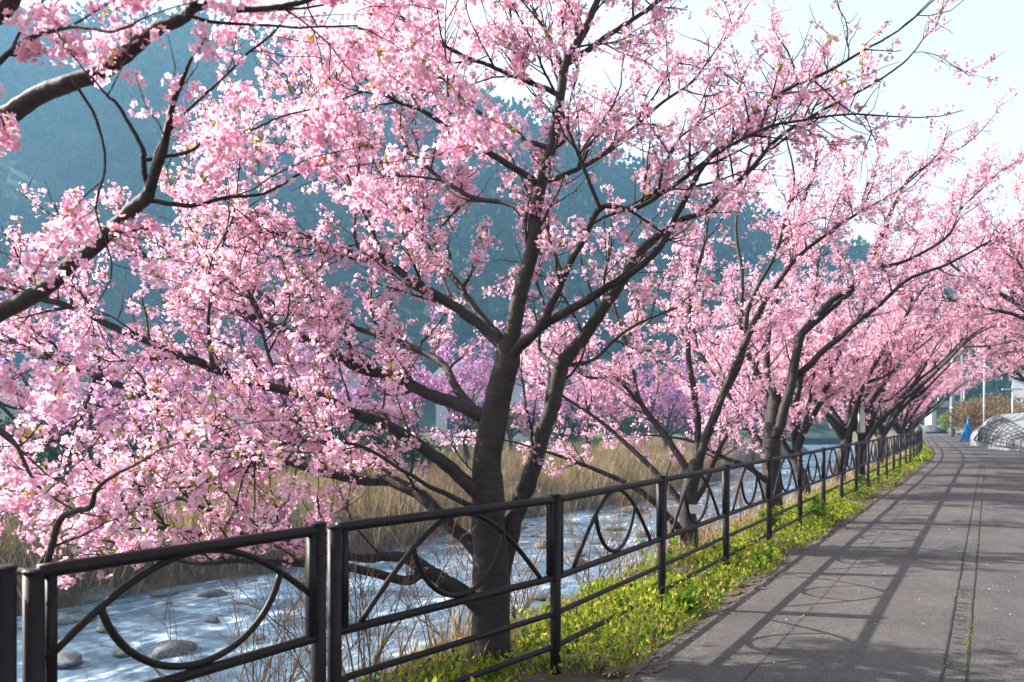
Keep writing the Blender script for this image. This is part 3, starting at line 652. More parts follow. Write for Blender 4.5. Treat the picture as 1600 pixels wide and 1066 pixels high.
t3_limbs = [
 dict(n='trunk', p=[(1207, 850), (1207, 800), (1206, 740), (1206, 690), (1209, 650), (1211, 620)], d=(12.9, 12.9), w=(44, 36, 33, 31, 28, 22), td=0),
 dict(n='limb', p=[(1208, 670), (1209, 620), (1199, 572), (1205, 500), (1237, 390), (1253, 320), (1275, 250), (1260, 160), (1230, 80)], d=(12.9, 12.6), w=(18, 4)),
 dict(n='limb', p=[(1212, 680), (1221, 652), (1240, 591), (1247, 543), (1256, 518), (1300, 470), (1342, 438), (1381, 361), (1390, 336), (1420, 280), (1480, 240)], d=(12.8, 12.2), w=(25, 4)),
 dict(n='limb', p=[(1244, 590), (1266, 569), (1298, 540), (1330, 511), (1371, 479), (1419, 438), (1483, 412), (1560, 370)], d=(12.8, 11.6), w=(16, 4)),
 dict(n='limb', p=[(1256, 520), (1291, 489), (1330, 457), (1355, 425), (1419, 406), (1480, 370), (1500, 330), (1550, 280)], d=(12.7, 12.6), w=(13, 3)),
 dict(n='limb', p=[(1207, 720), (1180, 680), (1150, 640), (1120, 590), (1090, 540), (1080, 470)], d=(12.9, 13.8), w=(17, 4)),
 dict(n='limb', p=[(1207, 760), (1170, 730), (1130, 715), (1080, 690), (1020, 680)], d=(12.9, 12.4), w=(14, 4)),
 dict(n='limb', p=[(1210, 660), (1190, 600), (1160, 520), (1160, 430), (1150, 350), (1170, 270)], d=(12.9, 14), w=(15, 4)),
]
b3 = P(1207, 830, 12.9); b3[2] = -0.35
t3 = make_tree('cherry_tree', b3, t3_limbs, 500, dict(row_o, per_m=4.6, fsize=(0.019, 0.026)))
tag(t3, 'dark-trunked cherry tree in bloom, second past the two-stemmed tree along the railing', 'cherry tree', 'cherry trees between railing and river')

# generic vase-shaped row trees (x: away from river over the road is +x)
def generic(seed, hgt=None, n=7, els=(32, 70), lens=(2.6, 4.1)):
    r = np.random.default_rng(seed); L_ = []
    hgt = hgt or r.uniform(1.0, 1.4); lean = r.uniform(-0.15, 0.25)
    tp = np.array((lean, r.uniform(-.1, .1), hgt))
    L_.append(dict(n='trunk', p=[(0, 0, -0.35), (0.02, 0, 0.3), tp * 0.65, tp], w=(0.18, 0.14, 0.12, 0.10), td=0))
    for i in range(n):
        a = 2 * math.pi * (i + r.uniform(-.25, .25)) / n; el = math.radians(r.uniform(*els)); ln = r.uniform(*lens) * (1.15 if math.cos(a) > 0.3 else 0.95)
        el = max(el, math.radians(50)) if math.cos(a) > -0.15 and hgt < 1.5 else el; p = [tp * r.uniform(0.75, 0.97)]; d = np.array((math.cos(a) * math.cos(el), math.sin(a) * math.cos(el) * 0.8, math.sin(el)))
        for k in range(6):
            d = d + r.normal(0, 0.13, 3); d[2] += 0.02; d /= np.linalg.norm(d); p.append(p[-1] + d * ln / 6)
        lift = lambda ps: [np.array((a_[0], a_[1], max(a_[2], 0.9 + 1.15 * min(max(a_[0] - 0.1, 0), 2.2)))) if hgt < 1.5 and k_ > 0 else a_ for k_, a_ in enumerate(ps)]
        p = lift(p)
        L_.append(dict(n='limb', p=p, w=(0.068, 0.010)))
        q = [p[2]]; d2 = d + r.normal(0, 0.7, 3); d2[2] = abs(d2[2]) * 0.8
        for k in range(4):
            d2 = d2 + r.normal(0, 0.15, 3); d2 /= np.linalg.norm(d2); q.append(q[-1] + d2 * ln * 0.5 / 4)
        L_.append(dict(n='limb', p=lift(q), w=(0.04, 0.01)))
    return L_
def clear_gen(p): return p[:, 2] > 1.15 + 1.3 * np.clip(p[:, 0] - 0.1, 0, 1.6)
gen_o = dict(npet=3, per_m=5.2, len2=(0.4, 1.25), kids=5.0, len3=(0.15, 0.5), cl=14, fl=(3, 4), fsize=(0.027, 0.037), crad=0.06, leaf=0.10, bud=0.8, lscale=1.7, clear=clear_gen, tscale=1.4, pink=PINK_FAR)
protos = []
def copy_tree(o):
    c = o.copy(); COL.objects.link(c)
    for ch in o.children:
        k = ch.copy(); COL.objects.link(k); k.parent = c
    return c
ORD = ['third', 'fourth', 'fifth', 'sixth', 'seventh', 'eighth', 'ninth', 'tenth', 'eleventh', 'twelfth', 'thirteenth', 'fourteenth', 'fifteenth']
row_s = [13.0, 16.9, 20.6, 24.8, 28.5, 32.6, 36.8, 41.0, 46.0, 52.0, 59.0, 67.0, 76.0]
rr_ = np.random.default_rng(77)
for i, s in enumerate(row_s):
    if i < 4:
        o = make_tree('cherry_tree', (0, 0, 0), generic(900 + i), 900 + 10 * i, gen_o, pixels=False); protos.append(o)
    else: o = copy_tree(protos[i % 4])
    x, y, h = path(s); p = at(s, -0.75 - rr_.uniform(0, 0.25), -0.1)
    o.location = tuple(p); o.rotation_euler = (0, 0, -h + rr_.uniform(-0.5, 0.5) + 0.0); k = rr_.uniform(0.98, 1.2); o.scale = (k, k, k * rr_.uniform(0.95, 1.1))
    tag(o, ORD[i] + ' cherry tree past the two-stemmed one in the row along the railing', 'cherry tree', 'cherry trees between railing and river')
right_o = dict(gen_o, per_m=6.0, cl=12, clear=lambda p: p[:, 2] > 2.35)
right = None
for i, (x, y, k, rz, lab) in enumerate([(13.7, 18.9, 1.30, 2.3, 'cherry tree arching dense pink blossom over the lane from the verge before the silver tarp'),
                                     (17.0, 25.5, 1.35, 4.0, 'cherry tree in dense bloom between the arching tree and the silver tarp mound'),
                                     (20.9, 32.0, 1.35, 0.7, 'cherry tree in dense bloom standing next to the silver tarp mound')]):
    if right is None: o = right = make_tree('cherry_tree', (0, 0, 0), generic(990, 2.2, 10, (18, 66), (3.0, 4.4)), 990, right_o, pixels=False)
    else: o = copy_tree(right)
    o.location = (x, y, -0.05); o.rotation_euler = (0, 0, rz); o.scale = (k, k, k)
    tag(o, lab, 'cherry tree', 'cherry trees across the lane')

# far-bank cherry trees
farb = []
FB_PINK_SHADED = ((0.42, 0.19, 0.40), (0.58, 0.34, 0.52), (0.40, 0.08, 0.26))  # mauve of shade and distance haze painted into the petal colour
far_o = dict(gen_o, per_m=3.2, kids=3.0, cl=9, fsize=(0.05, 0.07), crad=0.11, pink=FB_PINK_SHADED, leaf=0.02, bud=0.3, lscale=2.5, tscale=1.8)
far_s = [(-3, 21), (4, 19.5), (10, 21.5), (17, 19.5), (23, 22), (30, 20), (38, 21.5), (46, 19.5), (55, 21), (66, 20), (78, 21), (92, 20), (60, 15), (72, 15), (84, 15.5), (50, 15.5)]
rr_ = np.random.default_rng(78)
for i, (s, t) in enumerate(far_s):
    if i < 2: o = make_tree('cherry_tree', (0, 0, 0), generic(950 + i), 950 + 10 * i, far_o, pixels=False); farb.append(o)
    else: o = copy_tree(farb[i % 2])
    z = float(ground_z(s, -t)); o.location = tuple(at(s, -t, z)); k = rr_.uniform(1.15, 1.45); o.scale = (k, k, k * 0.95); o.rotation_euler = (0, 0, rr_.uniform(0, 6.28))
    tag(o, 'cherry tree with blossom tinted mauve for shade and haze, on the far river bank behind the dry reeds', 'cherry tree', 'cherry trees on the far bank')

# ------------------------------------------------------------------ railing
def make_railing():
    posts = [(-2.62, 1.22), (-1.62, 2.716), (-0.865, 3.855), tuple(B0)]
    s = 0.0
    for i in range(1, 42):
        x, y, h = path(i * SP); posts.append((float(x), float(y)))
    root = empty('railing', (posts[0][0], posts[0][1], 0))
    R_ = M['rail']; Z = lambda p, z: np.array((p[0], p[1], z))
    shared = {}
    def part(name, mb): return mb.build(name, R_, root, True)
    def post(p, ux, hgt, near):
        m = MB(); prof = [0.034, 0.034, 0.034]
        m.tube([Z(p, -0.3), Z(p, 0.3), Z(p, hgt - 0.006)], 0.034, 14 if near else 8); o = part('post', m)
        c = MB(); c.tube([Z(p, hgt - 0.006), Z(p, hgt), Z(p, hgt + 0.006)], [0.037, 0.037, 0.028], 14 if near else 8)
        co = c.build('cap', R_, None, False); co.parent = o
        return o
    HT, HM, HL1, HL2 = 1.068, 0.575, 0.335, 0.125
    for i, p in enumerate(posts):
        p = np.array(p); nx = np.array(posts[min(i + 1, len(posts) - 1)]); u2 = (nx - p) if i < len(posts) - 1 else (p - np.array(posts[i - 1])); u2 = u2 / np.linalg.norm(u2)
        dbl = i in (1, 2)
        near = i < 9
        if dbl:
            post(p - u2 * 0.045, u2, 1.10, True); post(p + u2 * 0.045, u2, 1.075, True)
        else: post(p, u2, 1.10, near)
        if i == len(posts) - 1: break
        A = p + u2 * (0.078 if dbl else 0.034); nd = (i + 1) in (1, 2); Bp = nx - u2 * (0.078 if nd else 0.034)
        Ld = np.linalg.norm(Bp - A); U = np.array((u2[0], u2[1], 0)); perp = np.array((u2[1], -u2[0], 0))
        sides = 12 if near else 7
        # stiles beside the posts between the top and middle rails
        for q, sg in ((A, 1), (Bp, -1)):
            if near:
                m = MB(); m.box(Z(q + u2 * sg * 0.020, (HT + HM) / 2), (0.028, 0.045, HT - HM - 0.03), ux=U, uy=perp); st = part('stile', m)
                b_ = MB()
                for zz in (0.66, 0.80, 0.96):
                    c = Z(q + u2 * sg * 0.003, zz) + perp * 0.020; b_.tube([c, c + perp * 0.010], 0.008, 6)
                bo = b_.build('bolts', R_, None); bo.parent = st
        def rail(name, z, r, e=0.0, cut=None):
            pa = Z(A - u2 * 0.02, z); pb = Z(Bp + u2 * 0.02, z)
            if cut: pb = Z(A + u2 * Ld * cut, z)
            pts = [pa, pa + U * 0.06 + np.array((0, 0, e)), pb - U * 0.06 + np.array((0, 0, e if not cut else 0)), pb]
            m = MB(); m.tube(pts, r, sides); part(name, m)
        rail('top_rail', HT, 0.0255); rail('middle_rail', HM, 0.0225); rail('lower_rail', HL1, 0.018, 0.012)
        rail('lower_rail', HL2, 0.018, 0.012, 0.66 if i == 3 else None)
        mid = (A + Bp) / 2; h = HT - HM - 0.03; half = 0.366 * SP; sh = 0.0
        if i == 1: half = 0.80
        a = 0.7; x = np.linspace(-1, 1, 33 if near else 15); y = 1 - (np.sqrt(a * a + x * x) - a) / (math.sqrt(a * a + 1) - a)
        keep = np.abs(x * half) < Ld / 2 + 0.005
        pts = [Z(mid + u2 * xi * half, HM + 0.018 + yi * h) for xi, yi in zip(x[keep], y[keep])]
        m = MB(); m.tube(pts, 0.0145, sides); part('arch', m)
        uw = 0.185 * SP * (1.12 if i == 1 else 1); xe = uw / half; ye = 1 - (math.sqrt(a * a + xe * xe) - a) / (math.sqrt(a * a + 1) - a)
        th = np.linspace(-1, 1, 27 if near else 13); xx = np.sin(th * 1.32) / math.sin(1.32); yy = (1 - np.cos(th * 1.32)) / (1 - math.cos(1.32))
        pts = [Z(mid + u2 * xi * uw, HM + 0.034 + yi * (ye * h - 0.016)) for xi, yi in zip(xx, yy)]
        m = MB(); m.tube(pts, 0.0145, sides); part('loop', m)
    return tag(root, 'dark brown metal railing with arch and loop ornaments along the lane', 'railing')
make_railing()

# ------------------------------------------------------------------ verge grass and weeds
GREEN = ((0.22, 0.32, 0.022), (0.33, 0.41, 0.03), (0.07, 0.14, 0.015), (0.05, 0.11, 0.012), (0.42, 0.44, 0.04), (0.42, 0.34, 0.09))
def verge():
    r = np.random.default_rng(31); parts = []
    # low broad-leaved weeds and grass between the river edge and the asphalt
    n = 62000; s = np.concatenate((r.uniform(-3.5, 14, int(n * 0.66)), r.uniform(14, 48, n - int(n * 0.66))))
    t = r.uniform(-1.0, 0.62, n); e = road_edge(s)
    patch = fbm(s * 2.2, t * 3.0, 41, 4) + 0.6 * np.clip((2.0 - s) / 2, 0, 1)
    keep = (t < e + 0.10 * patch - 0.02) & (patch + 0.75 + 0.35 * r.random(n) - np.clip((t - 0.2) * 1.3, 0, 1) > 0.32) & ((t > -0.85 + 0.2 * patch))
    s, t, patch = s[keep], t[keep], patch[keep]; m = len(s)
    hgt = np.clip(0.085 + 0.07 * patch + 0.05 * np.exp(-((t + 0.05) / 0.28) ** 2), 0.03, 0.30) * np.clip(1.15 - (t - 0.1) * 1.2, 0.35, 1.2)
    base = at(s, t, ground_z(s, t)); d = np.stack((r.normal(0, 0.5, m), r.normal(0, 0.5, m), np.ones(m)), 1)
    sc_ = np.clip(s / 14, 1, 2.2); k = r.random(m) < 0.38
    parts.append(blades(base[k], d[k], (hgt * r.uniform(0.6, 1.5, m))[k], (0.006 * sc_)[k], r.uniform(0.2, 1.3, k.sum()), r, GREEN))
    k = ~k
    lp = base[k] + np.stack((r.normal(0, 0.02, k.sum()), r.normal(0, 0.02, k.sum()), r.uniform(0, 1, k.sum()) * hgt[k]), 1)
    parts.append(leaves(lp, d[k] + r.normal(0, 0.6, (k.sum(), 3)), r.uniform(0.025, 0.06, k.sum()) * sc_[k], r, GREEN, 0.5))
    o = link('grass', arr_mesh('grass', *[merge(parts)[i] for i in (0, 1)], col=merge(parts)[2]), M['leaf'])
    tag(o, 'sunlit bright green weeds and grass along the foot of the railing', 'grass', kind='stuff')
    # tufts growing in the road joints
    parts = []
    for t0, s0, s1, nn in ((2.14, 3.2, 3.9, 130), (2.27, 1.2, 2.9, 320), (2.14, 1.0, 1.4, 60), (2.27, 7, 7.6, 50), (2.14, 12, 13, 60), (1.12, 2.0, 2.2, 20)):
        s = r.uniform(s0, s1, nn); t = t0 + r.normal(0, 0.012, nn); base = at(s, t, 0.03)
        parts.append(blades(base, np.stack((r.normal(0, .9, nn), r.normal(0, .9, nn), np.ones(nn)), 1), r.uniform(0.012, 0.035, nn), np.full(nn, 0.004), r.uniform(0.3, 1, nn), r, GREEN))
    q = merge(parts); tag(link('grass', arr_mesh('joint_grass', q[0], q[1], col=q[2]), M['leaf']), 'tiny tufts of green growing in the joints of the asphalt', 'grass', kind='stuff')
    # right-hand verge beyond the lane
    n = 6000; s = r.uniform(14, 42, n); t = ROAD_W + r.uniform(0.05, 3.5, n); k = fbm(s * 1.5, t * 2, 44, 3) > -0.1; s, t = s[k], t[k]
    q = blades(at(s, t, ground_z(s, t)), np.stack((r.normal(0, .5, len(s)), r.normal(0, .5, len(s)), np.ones(len(s))), 1), r.uniform(0.08, 0.3, len(s)), np.full(len(s), 0.02), r.uniform(0.2, 1.2, len(s)), r, GREEN)
    tag(link('grass', arr_mesh('verge_grass', q[0], q[1], col=q[2]), M['leaf']), 'green weeds on the verge in front of the silver tarp', 'grass', kind='stuff')
    # fallen petals
    n = 420; s = r.uniform(-3, 25, n); t = r.uniform(0.5, 4, n); z = np.array([road_z(a, b) for a, b in zip(s, t)]) + 0.004
    q = leaves(at(s, t, z), np.stack((r.normal(0, 1, n), r.normal(0, 1, n), r.normal(0.1, 0.1, n)), 1), r.uniform(0.010, 0.018, n), r, ((0.8, 0.45, 0.55), (0.85, 0.6, 0.66)), 0.8)
    tag(link('petals', arr_mesh('fallen_petals', q[0], q[1], col=q[2]), M['petal']), 'pink petals fallen on the asphalt', 'petals', kind='stuff')
verge()

# clumps of taller weeds (rape in yellow flower, dock) as single plants
def weed(s, t, h, n, yellow, seed, label):
    r = np.random.default_rng(seed); b = at(s, t, float(ground_z(s, t))); root = empty('weed', tuple(b))
    st = grow(np.zeros((n, 3)), np.stack((r.normal(0, .35, n), r.normal(0, .35, n), np.ones(n)), 1), r.uniform(0.5, 1, n) * h, r, 5, 0.1, 0.05)
    v, f = twig_cloud(st, np.full(n, 0.004), np.full(n, 0.002), 3)
    link('stem', arr_mesh('stem', v, f, col=np.tile((0.14, 0.2, 0.03), (len(v), 1))), M['leaf'], root)
    m = n * 26; ix = r.integers(0, n, m); pos, tan = along(st, ix, r.uniform(0, 0.85, m))
    q = leaves(pos, side_dirs(tan, r, 40, 100, 0.2), r.uniform(0.03, 0.10, m) * (1 if h < .5 else 1.2), r, ((0.09, 0.20, 0.02), (0.15, 0.27, 0.03), (0.20, 0.31, 0.03)), 0.42)
    link('leaves', arr_mesh('leaves', q[0], q[1], col=q[2]), M['leaf'], root)['kind'] = 'stuff'
    if yellow:
        m = n * 7; ix = r.integers(0, n, m); pos, tan = along(st, ix, r.uniform(0.85, 1, m))
        q = flowers(pos + r.normal(0, 0.015, (m, 3)), unit(r, m) + np.array((0, 0, .6)), np.full(m, 0.012), r, ((0.75, 0.55, 0.02), (0.85, 0.7, 0.04), (0.6, 0.45, 0.02)))
        link('flower_heads', arr_mesh('flower_heads', q[0], q[1], col=q[2]), M['petal'], root)['kind'] = 'stuff'
    tag(root, label, 'weed', 'taller weeds at the railing')
weed(3.1, -0.40, 0.62, 5, True, 1, 'thin yellow-flowered weed behind the panel with the broken lower rail')
weed(7.4, -0.30, 0.45, 12, True, 2, 'leafy green weed with many yellow flowers behind the railing, before the bushy dock')
weed(8.9, 0.05, 0.50, 16, False, 3, 'bushy dark green dock growing through the lower rails')
weed(1.9, 0.22, 0.24, 14, False, 4, 'low round green weed just past the sawn-off lower rail end')
weed(4.6, 0.25, 0.22, 12, False, 5, 'flat dark green rosette of weed at the asphalt edge')
weed(-0.4, -0.25, 0.16, 10, True, 6, 'small yellow-tipped weed between trunk and railing foot')
weed(16.3, -0.2, 0.55, 10, True, 8, 'tall yellow-flowered weed near the lantern post')

# ------------------------------------------------------------------ bare shrubs on the near bank
def bare_shrub(s, t, h, n, seed, label):
    r = np.random.default_rng(seed); b = at(s, t, float(ground_z(s, t)) - 0.05); root = empty('bare_shrub', tuple(b))
    p = grow(r.normal(0, 0.06, (n, 3)) * (1, 1, 0), np.stack((r.normal(0, .45, n), r.normal(0, .45, n), np.ones(n)), 1), r.uniform(0.55, 1.1, n) * h, r, 9, 0.11, 0.03)
    v, f = twig_cloud(p, r.uniform(0.005, 0.010, n), np.full(n, 0.0018), 4)
    link('stems', arr_mesh('stems', v, f, smooth=True), M['drytwig'], root)['kind'] = 'stuff'
    m = n * 9; ix = r.integers(0, n, m); s3, t3 = along(p, ix, r.uniform(0.25, 1, m)); p3 = grow(s3, side_dirs(t3, r, 20, 55, 0.2), r.uniform(0.15, 0.5, m), r, 5, 0.12, 0.06)
    v, f = twig_cloud(p3, np.full(m, 0.0026), np.full(m, 0.0012), 3)
    link('twigs', arr_mesh('twigs', v, f), M['drytwig'], root)['kind'] = 'stuff'
    m2 = n * 3; ix = r.integers(0, len(p3), m2)
    q = leaves(p3[ix, -1], unit(r, m2), r.uniform(0.015, 0.035, m2), r, LEAFCOL, 0.4)
    link('buds', arr_mesh('buds', q[0], q[1], col=q[2]), M['leaf'], root)['kind'] = 'stuff'
    tag(root, label, 'shrub', 'bare shrubs on the near bank')
shr = [(-1.5, -1.2, 0.9), (-1.0, -1.6, 1.5), (-0.7, -1.0, 1.1), (-0.2, -1.6, 1.7), (0.7, -1.3, 1.5), (1.5, -1.2, 1.4), (2.2, -1.6, 1.7), (3.0, -1.1, 1.2), (4.2, -1.3, 1.4), (5.6, -1.2, 1.3), (7.2, -1.2, 1.2), (8.8, -1.1, 1.2)]
for i, (s, t, h) in enumerate(shr):
    bare_shrub(s, t, h, 13, 600 + i, 'leafless brown shrub on the bank behind the railing, before the river')

# dry grass on the near bank crest
def dry(name, s0, s1, t0, t1, n, l0, l1, wd, cols, seed, label, zmin=-2.05, sel=None):
    r = np.random.default_rng(seed); s = r.uniform(s0, s1, n); t = r.uniform(t0, t1, n) if t0 is not True else -(bank_w(s) + r.uniform(t1[0], t1[1], n))
    z = ground_z(s, t); k = z > zmin; k &= fbm(s * 0.9, t * 1.1, seed, 4) > (-0.45 if sel is None else sel); s, t, z = s[k], t[k], z[k]; m = len(s)
    q = blades(at(s, t, z - 0.02), np.stack((r.normal(0, .22, m), r.normal(0, .22, m), np.ones(m)), 1), r.uniform(l0, l1, m), np.full(m, wd) * r.uniform(0.6, 1.4, m), r.uniform(0.1, 0.9, m), r, cols)
    tag(link(name, arr_mesh(name, q[0], q[1], col=q[2]), M['straw']), label, 'grass', kind='stuff')
STRAW = ((0.36, 0.25, 0.12), (0.46, 0.34, 0.18), (0.28, 0.19, 0.10), (0.52, 0.41, 0.24), (0.22, 0.17, 0.09))
dry('dry_grass', -4, 40, -2.4, -0.45, 17000, 0.10, 0.45, 0.006, STRAW + ((0.40, 0.18, 0.06),), 51, 'dry straw and rusty stems on the near bank below the railing')
dry('dry_reeds', -6, 60, True, (0.2, 9.0), 42000, 0.55, 1.35, 0.020, STRAW, 52, 'tall dry brown reeds covering the far river bank')
dry('dry_grass', -6, 60, True, (-0.5, 1.2), 14000, 0.2, 0.6, 0.018, ((0.17, 0.13, 0.10), (0.24, 0.19, 0.14), (0.13, 0.10, 0.08)), 53, 'matted grey grass hanging at the edge of the far bank', zmin=-2.3)
dry('meadow_grass', 0, 70, True, (8.5, 17), 14000, 0.2, 0.6, 0.04, ((0.10, 0.13, 0.03), (0.16, 0.17, 0.05), (0.24, 0.19, 0.08)), 54, 'dull green meadow behind the reeds')

# ------------------------------------------------------------------ river stones
def rock_mesh(seed):
    r = np.random.default_rng(seed); import bmesh
    bm = bmesh.new(); bmesh.ops.create_icosphere(bm, subdivisions=3, radius=1.0); off = Vector(r.uniform(0, 50, 3))
    for v in bm.verts:
        n = mnoise.noise(v.co * 1.1 + off) * 0.32 + mnoise.noise(v.co * 2.7 + off) * 0.12; v.co *= 1 + n; v.co.z = v.co.z * 0.55 if v.co.z > 0 else v.co.z * 0.4
    me = bpy.data.meshes.new('river_stone'); bm.to_mesh(me); bm.free()
    for p in me.polygons: p.use_smooth = True
    me.materials.append(M['stone']); return me
rocks = [rock_mesh(i) for i in range(5)]
rr_ = np.random.default_rng(90)
def stone(x, y, size, big=False):
    o = bpy.data.objects.new('river_stone', rocks[rr_.integers(0, 5)]); COL.objects.link(o); o.location = (x, y, WATER_Z + 0.05 * size); o.rotation_euler = (0, 0, rr_.uniform(0, 6.28)); o.scale = (size, size * rr_.uniform(0.65, 1), size * rr_.uniform(0.55, 0.9))
    tag(o, 'large rounded grey boulder standing in the river' if big else 'grey stone lying in the shallow river', 'stone', 'boulders in the river' if big else 'stones in the river')
def wp(px, py):
    d = F * (EYE - WATER_Z) / (py - HOR); return (px - 800) / F * d, d
for px, py, sz, bg_ in [(155, 935, .55, 1), (270, 1020, .40, 1), (95, 1035, .42, 1), (215, 905, .50, 1), (400, 1000, .22, 0), (190, 1022, .16, 0), (255, 945, .18, 0), (330, 970, .18, 0), (245, 880, .3, 0), (130, 970, .22, 0), (165, 985, .20, 0),
                        (110, 905, .35, 0), (60, 960, .35, 0), (300, 1010, .10, 0), (900, 880, .38, 0), (840, 935, .24, 0), (870, 960, .2, 0), (990, 800, .6, 1), (960, 828, .35, 0), (1000, 838, .35, 0), (930, 850, .22, 0), (905, 1000, .2, 0), (690, 1010, .2, 0), (440, 895, .2, 0), (250, 915, .3, 0), (85, 890, .4, 0)]:
    stone(*wp(px, py), sz, bg_)
for i in range(60):
    s = rr_.uniform(-4, 50); t = -(bank_w(s) - rr_.uniform(0.0, 1.3) * rr_.random() * 1.6 + 0.2); p = at(s, t, 0); stone(p[0], p[1], rr_.uniform(0.10, 0.32))
for i in range(26):
    s = rr_.uniform(12, 60); p = at(s, -rr_.uniform(4, 10.5), 0); stone(p[0], p[1], rr_.uniform(0.12, 0.45))

# ------------------------------------------------------------------ far bank: dark shrubs and houses
def bush(x, y, z, w_, h, cols, seed, label, name='evergreen_bush', n=2600, ls=(0.12, 0.26), group='bushes'):
    r = np.random.default_rng(seed); root = empty(name, (x, y, z))
    m = MB()
    for k in range(5):
        a = r.uniform(0, 6.28); m.tube([(0, 0, -0.1), (math.cos(a) * w_ * .2, math.sin(a) * w_ * .2, h * .4), (math.cos(a) * w_ * .35, math.sin(a) * w_ * .35, h * .75)], [0.05, 0.035, 0.015], 5)
    o = m.build('stems', M['twig'], None); o.parent = root
    c = unit(r, 14) * np.array((w_ * .36, w_ * .36, h * .3)) + np.array((0, 0, h * .5)); ix = r.integers(0, 14, n)
    pos = c[ix] + unit(r, n) * (r.random(n) ** .4)[:, None] * np.array((w_ * .22, w_ * .22, h * .24)); pos[:, 2] = np.maximum(pos[:, 2], 0.05)
    q = leaves(pos, unit(r, n) + np.array((0, 0, .3)), r.uniform(*ls, n), r, cols, 0.55)
    link('foliage', arr_mesh('foliage', q[0], q[1], col=q[2]), M['leaf'], root)['kind'] = 'stuff'
    return tag(root, label, 'bush', group)
DG = ((0.020, 0.045, 0.018), (0.03, 0.06, 0.02), (0.015, 0.03, 0.014), (0.05, 0.08, 0.025))
rr_ = np.random.default_rng(91)
for i, s in enumerate([-2, 3, 8, 14, 20, 27, 35, 44, 54, 62, 70, 79, 89, 100]):
    t = -(26 + rr_.uniform(-2.0, 3)); p = at(s, t, float(ground_z(s, t)))
    bush(p[0], p[1], p[2], rr_.uniform(4, 6), rr_.uniform(2.0, 3.4), DG, 700 + i, 'dark evergreen bush behind the mauve cherry trees of the far bank', group='evergreen bushes on the far bank')

for i, (x, y, w_, h) in enumerate([(-15.5, 30, 5.0, 1.9), (-10.2, 31.5, 4.6, 1.6), (-20, 29.5, 4.5, 2.2), (-5.2, 34.0, 4.2, 1.5)]):
    bush(x, y, -1.0, w_, h + 0.7, DG, 760 + i, 'low dark evergreen bush rising out of the dry reeds on the far bank', group='dark bushes among the reeds')

def house(x, y, z, rz, w_, d_, h, label):
    root = empty('house', (x, y, z)); root.rotation_euler = (0, 0, rz)
    def part(name, mb, m, par=root):
        o = mb.build(name, m, None); o.parent = par; return o
    part('wall', MB().box((0, 0, h / 2), (w_, d_, h)), M['white'])
    v = [(-w_ / 2 - .5, -d_ / 2 - .5, h), (w_ / 2 + .5, -d_ / 2 - .5, h), (w_ / 2 + .5, d_ / 2 + .5, h), (-w_ / 2 - .5, d_ / 2 + .5, h), (-w_ / 2 - .1, 0, h + 1.7), (w_ / 2 + .1, 0, h + 1.7)]
    o = link('roof', py_mesh('roof', v, [(0, 1, 5, 4), (2, 3, 4, 5), (0, 4, 3), (1, 2, 5), (0, 3, 2, 1)]), M['rooftile'], None); o.parent = root
    for k in range(3):
        for lv in range(max(1, int(h // 2.7))):
            cx = -w_ / 2 + w_ * (k + .5) / 3; cz = 1.5 + 2.7 * lv
            wnd = part('window', MB().box((cx, -d_ / 2 - .02, cz), (1.5, .08, 1.2)), M['steel'])
            part('pane', MB().box((cx, -d_ / 2 - .075, cz), (1.3, .03, 1.0)), M['glass'], wnd)
    tag(root, label, 'house', 'houses on the far bank')
house(-17, 62, -0.4, 0.15, 11, 7, 5.4, 'two-storey pale house behind the far cherry trees, facing the short railing panel')
house(-1, 74, -0.3, -0.2, 10, 7, 5.4, 'two-storey pale house glimpsed between limbs of the two-stemmed tree')
house(-33, 58, -0.4, 0.4, 9, 6, 3.0, 'single-storey pale house behind the far cherry trees')

# ------------------------------------------------------------------ lantern post, plate
def lantern():
    x, y = 8.42, 19.9; root = empty('lantern_post', (x, y, -0.1))
    MB().box((x, y, 0.55), (0.13, 0.13, 1.35)).build('post', M['rail'], root)
    l = MB().box((x, y, 1.54), (0.145, 0.145, 0.56)).build('lantern', M['lantern'], root)
    fr = MB()
    for a in (-1, 1):
        for b in (-1, 1): fr.box((x + a * .073, y + b * .073, 1.54), (0.014, 0.014, 0.58))
    fo = fr.build('frame', M['rail'], None); fo.parent = l
    fo.location = tuple(-Vector((0, 0, 0)))
    MB().box((x, y, 1.845), (0.17, 0.17, 0.045)).build('cap', M['steel'], root)
    tag(root, 'black lantern post with tall milky glass box behind the railing', 'lamp')
lantern()
pr = empty('name_plate', tuple(P(1087, 796, 9.85)))
MB().box((0, 0, 0), (0.155, 0.006, 0.105), ux=(.96, -.28, 0), uy=(.28, .96, 0)).build('plate', M['plate'], None).parent = pr
tw = MB().tube([(-.07, 0.01, .05), (-.05, .1, .06), (0, .15, .06), (.06, .1, .06), (.07, 0.0, .05)], 0.002, 4).build('tie', M['steel'], None); tw.parent = pr
tag(pr, 'small blank pale plate tied to the trunk of the slender tree', 'plate')

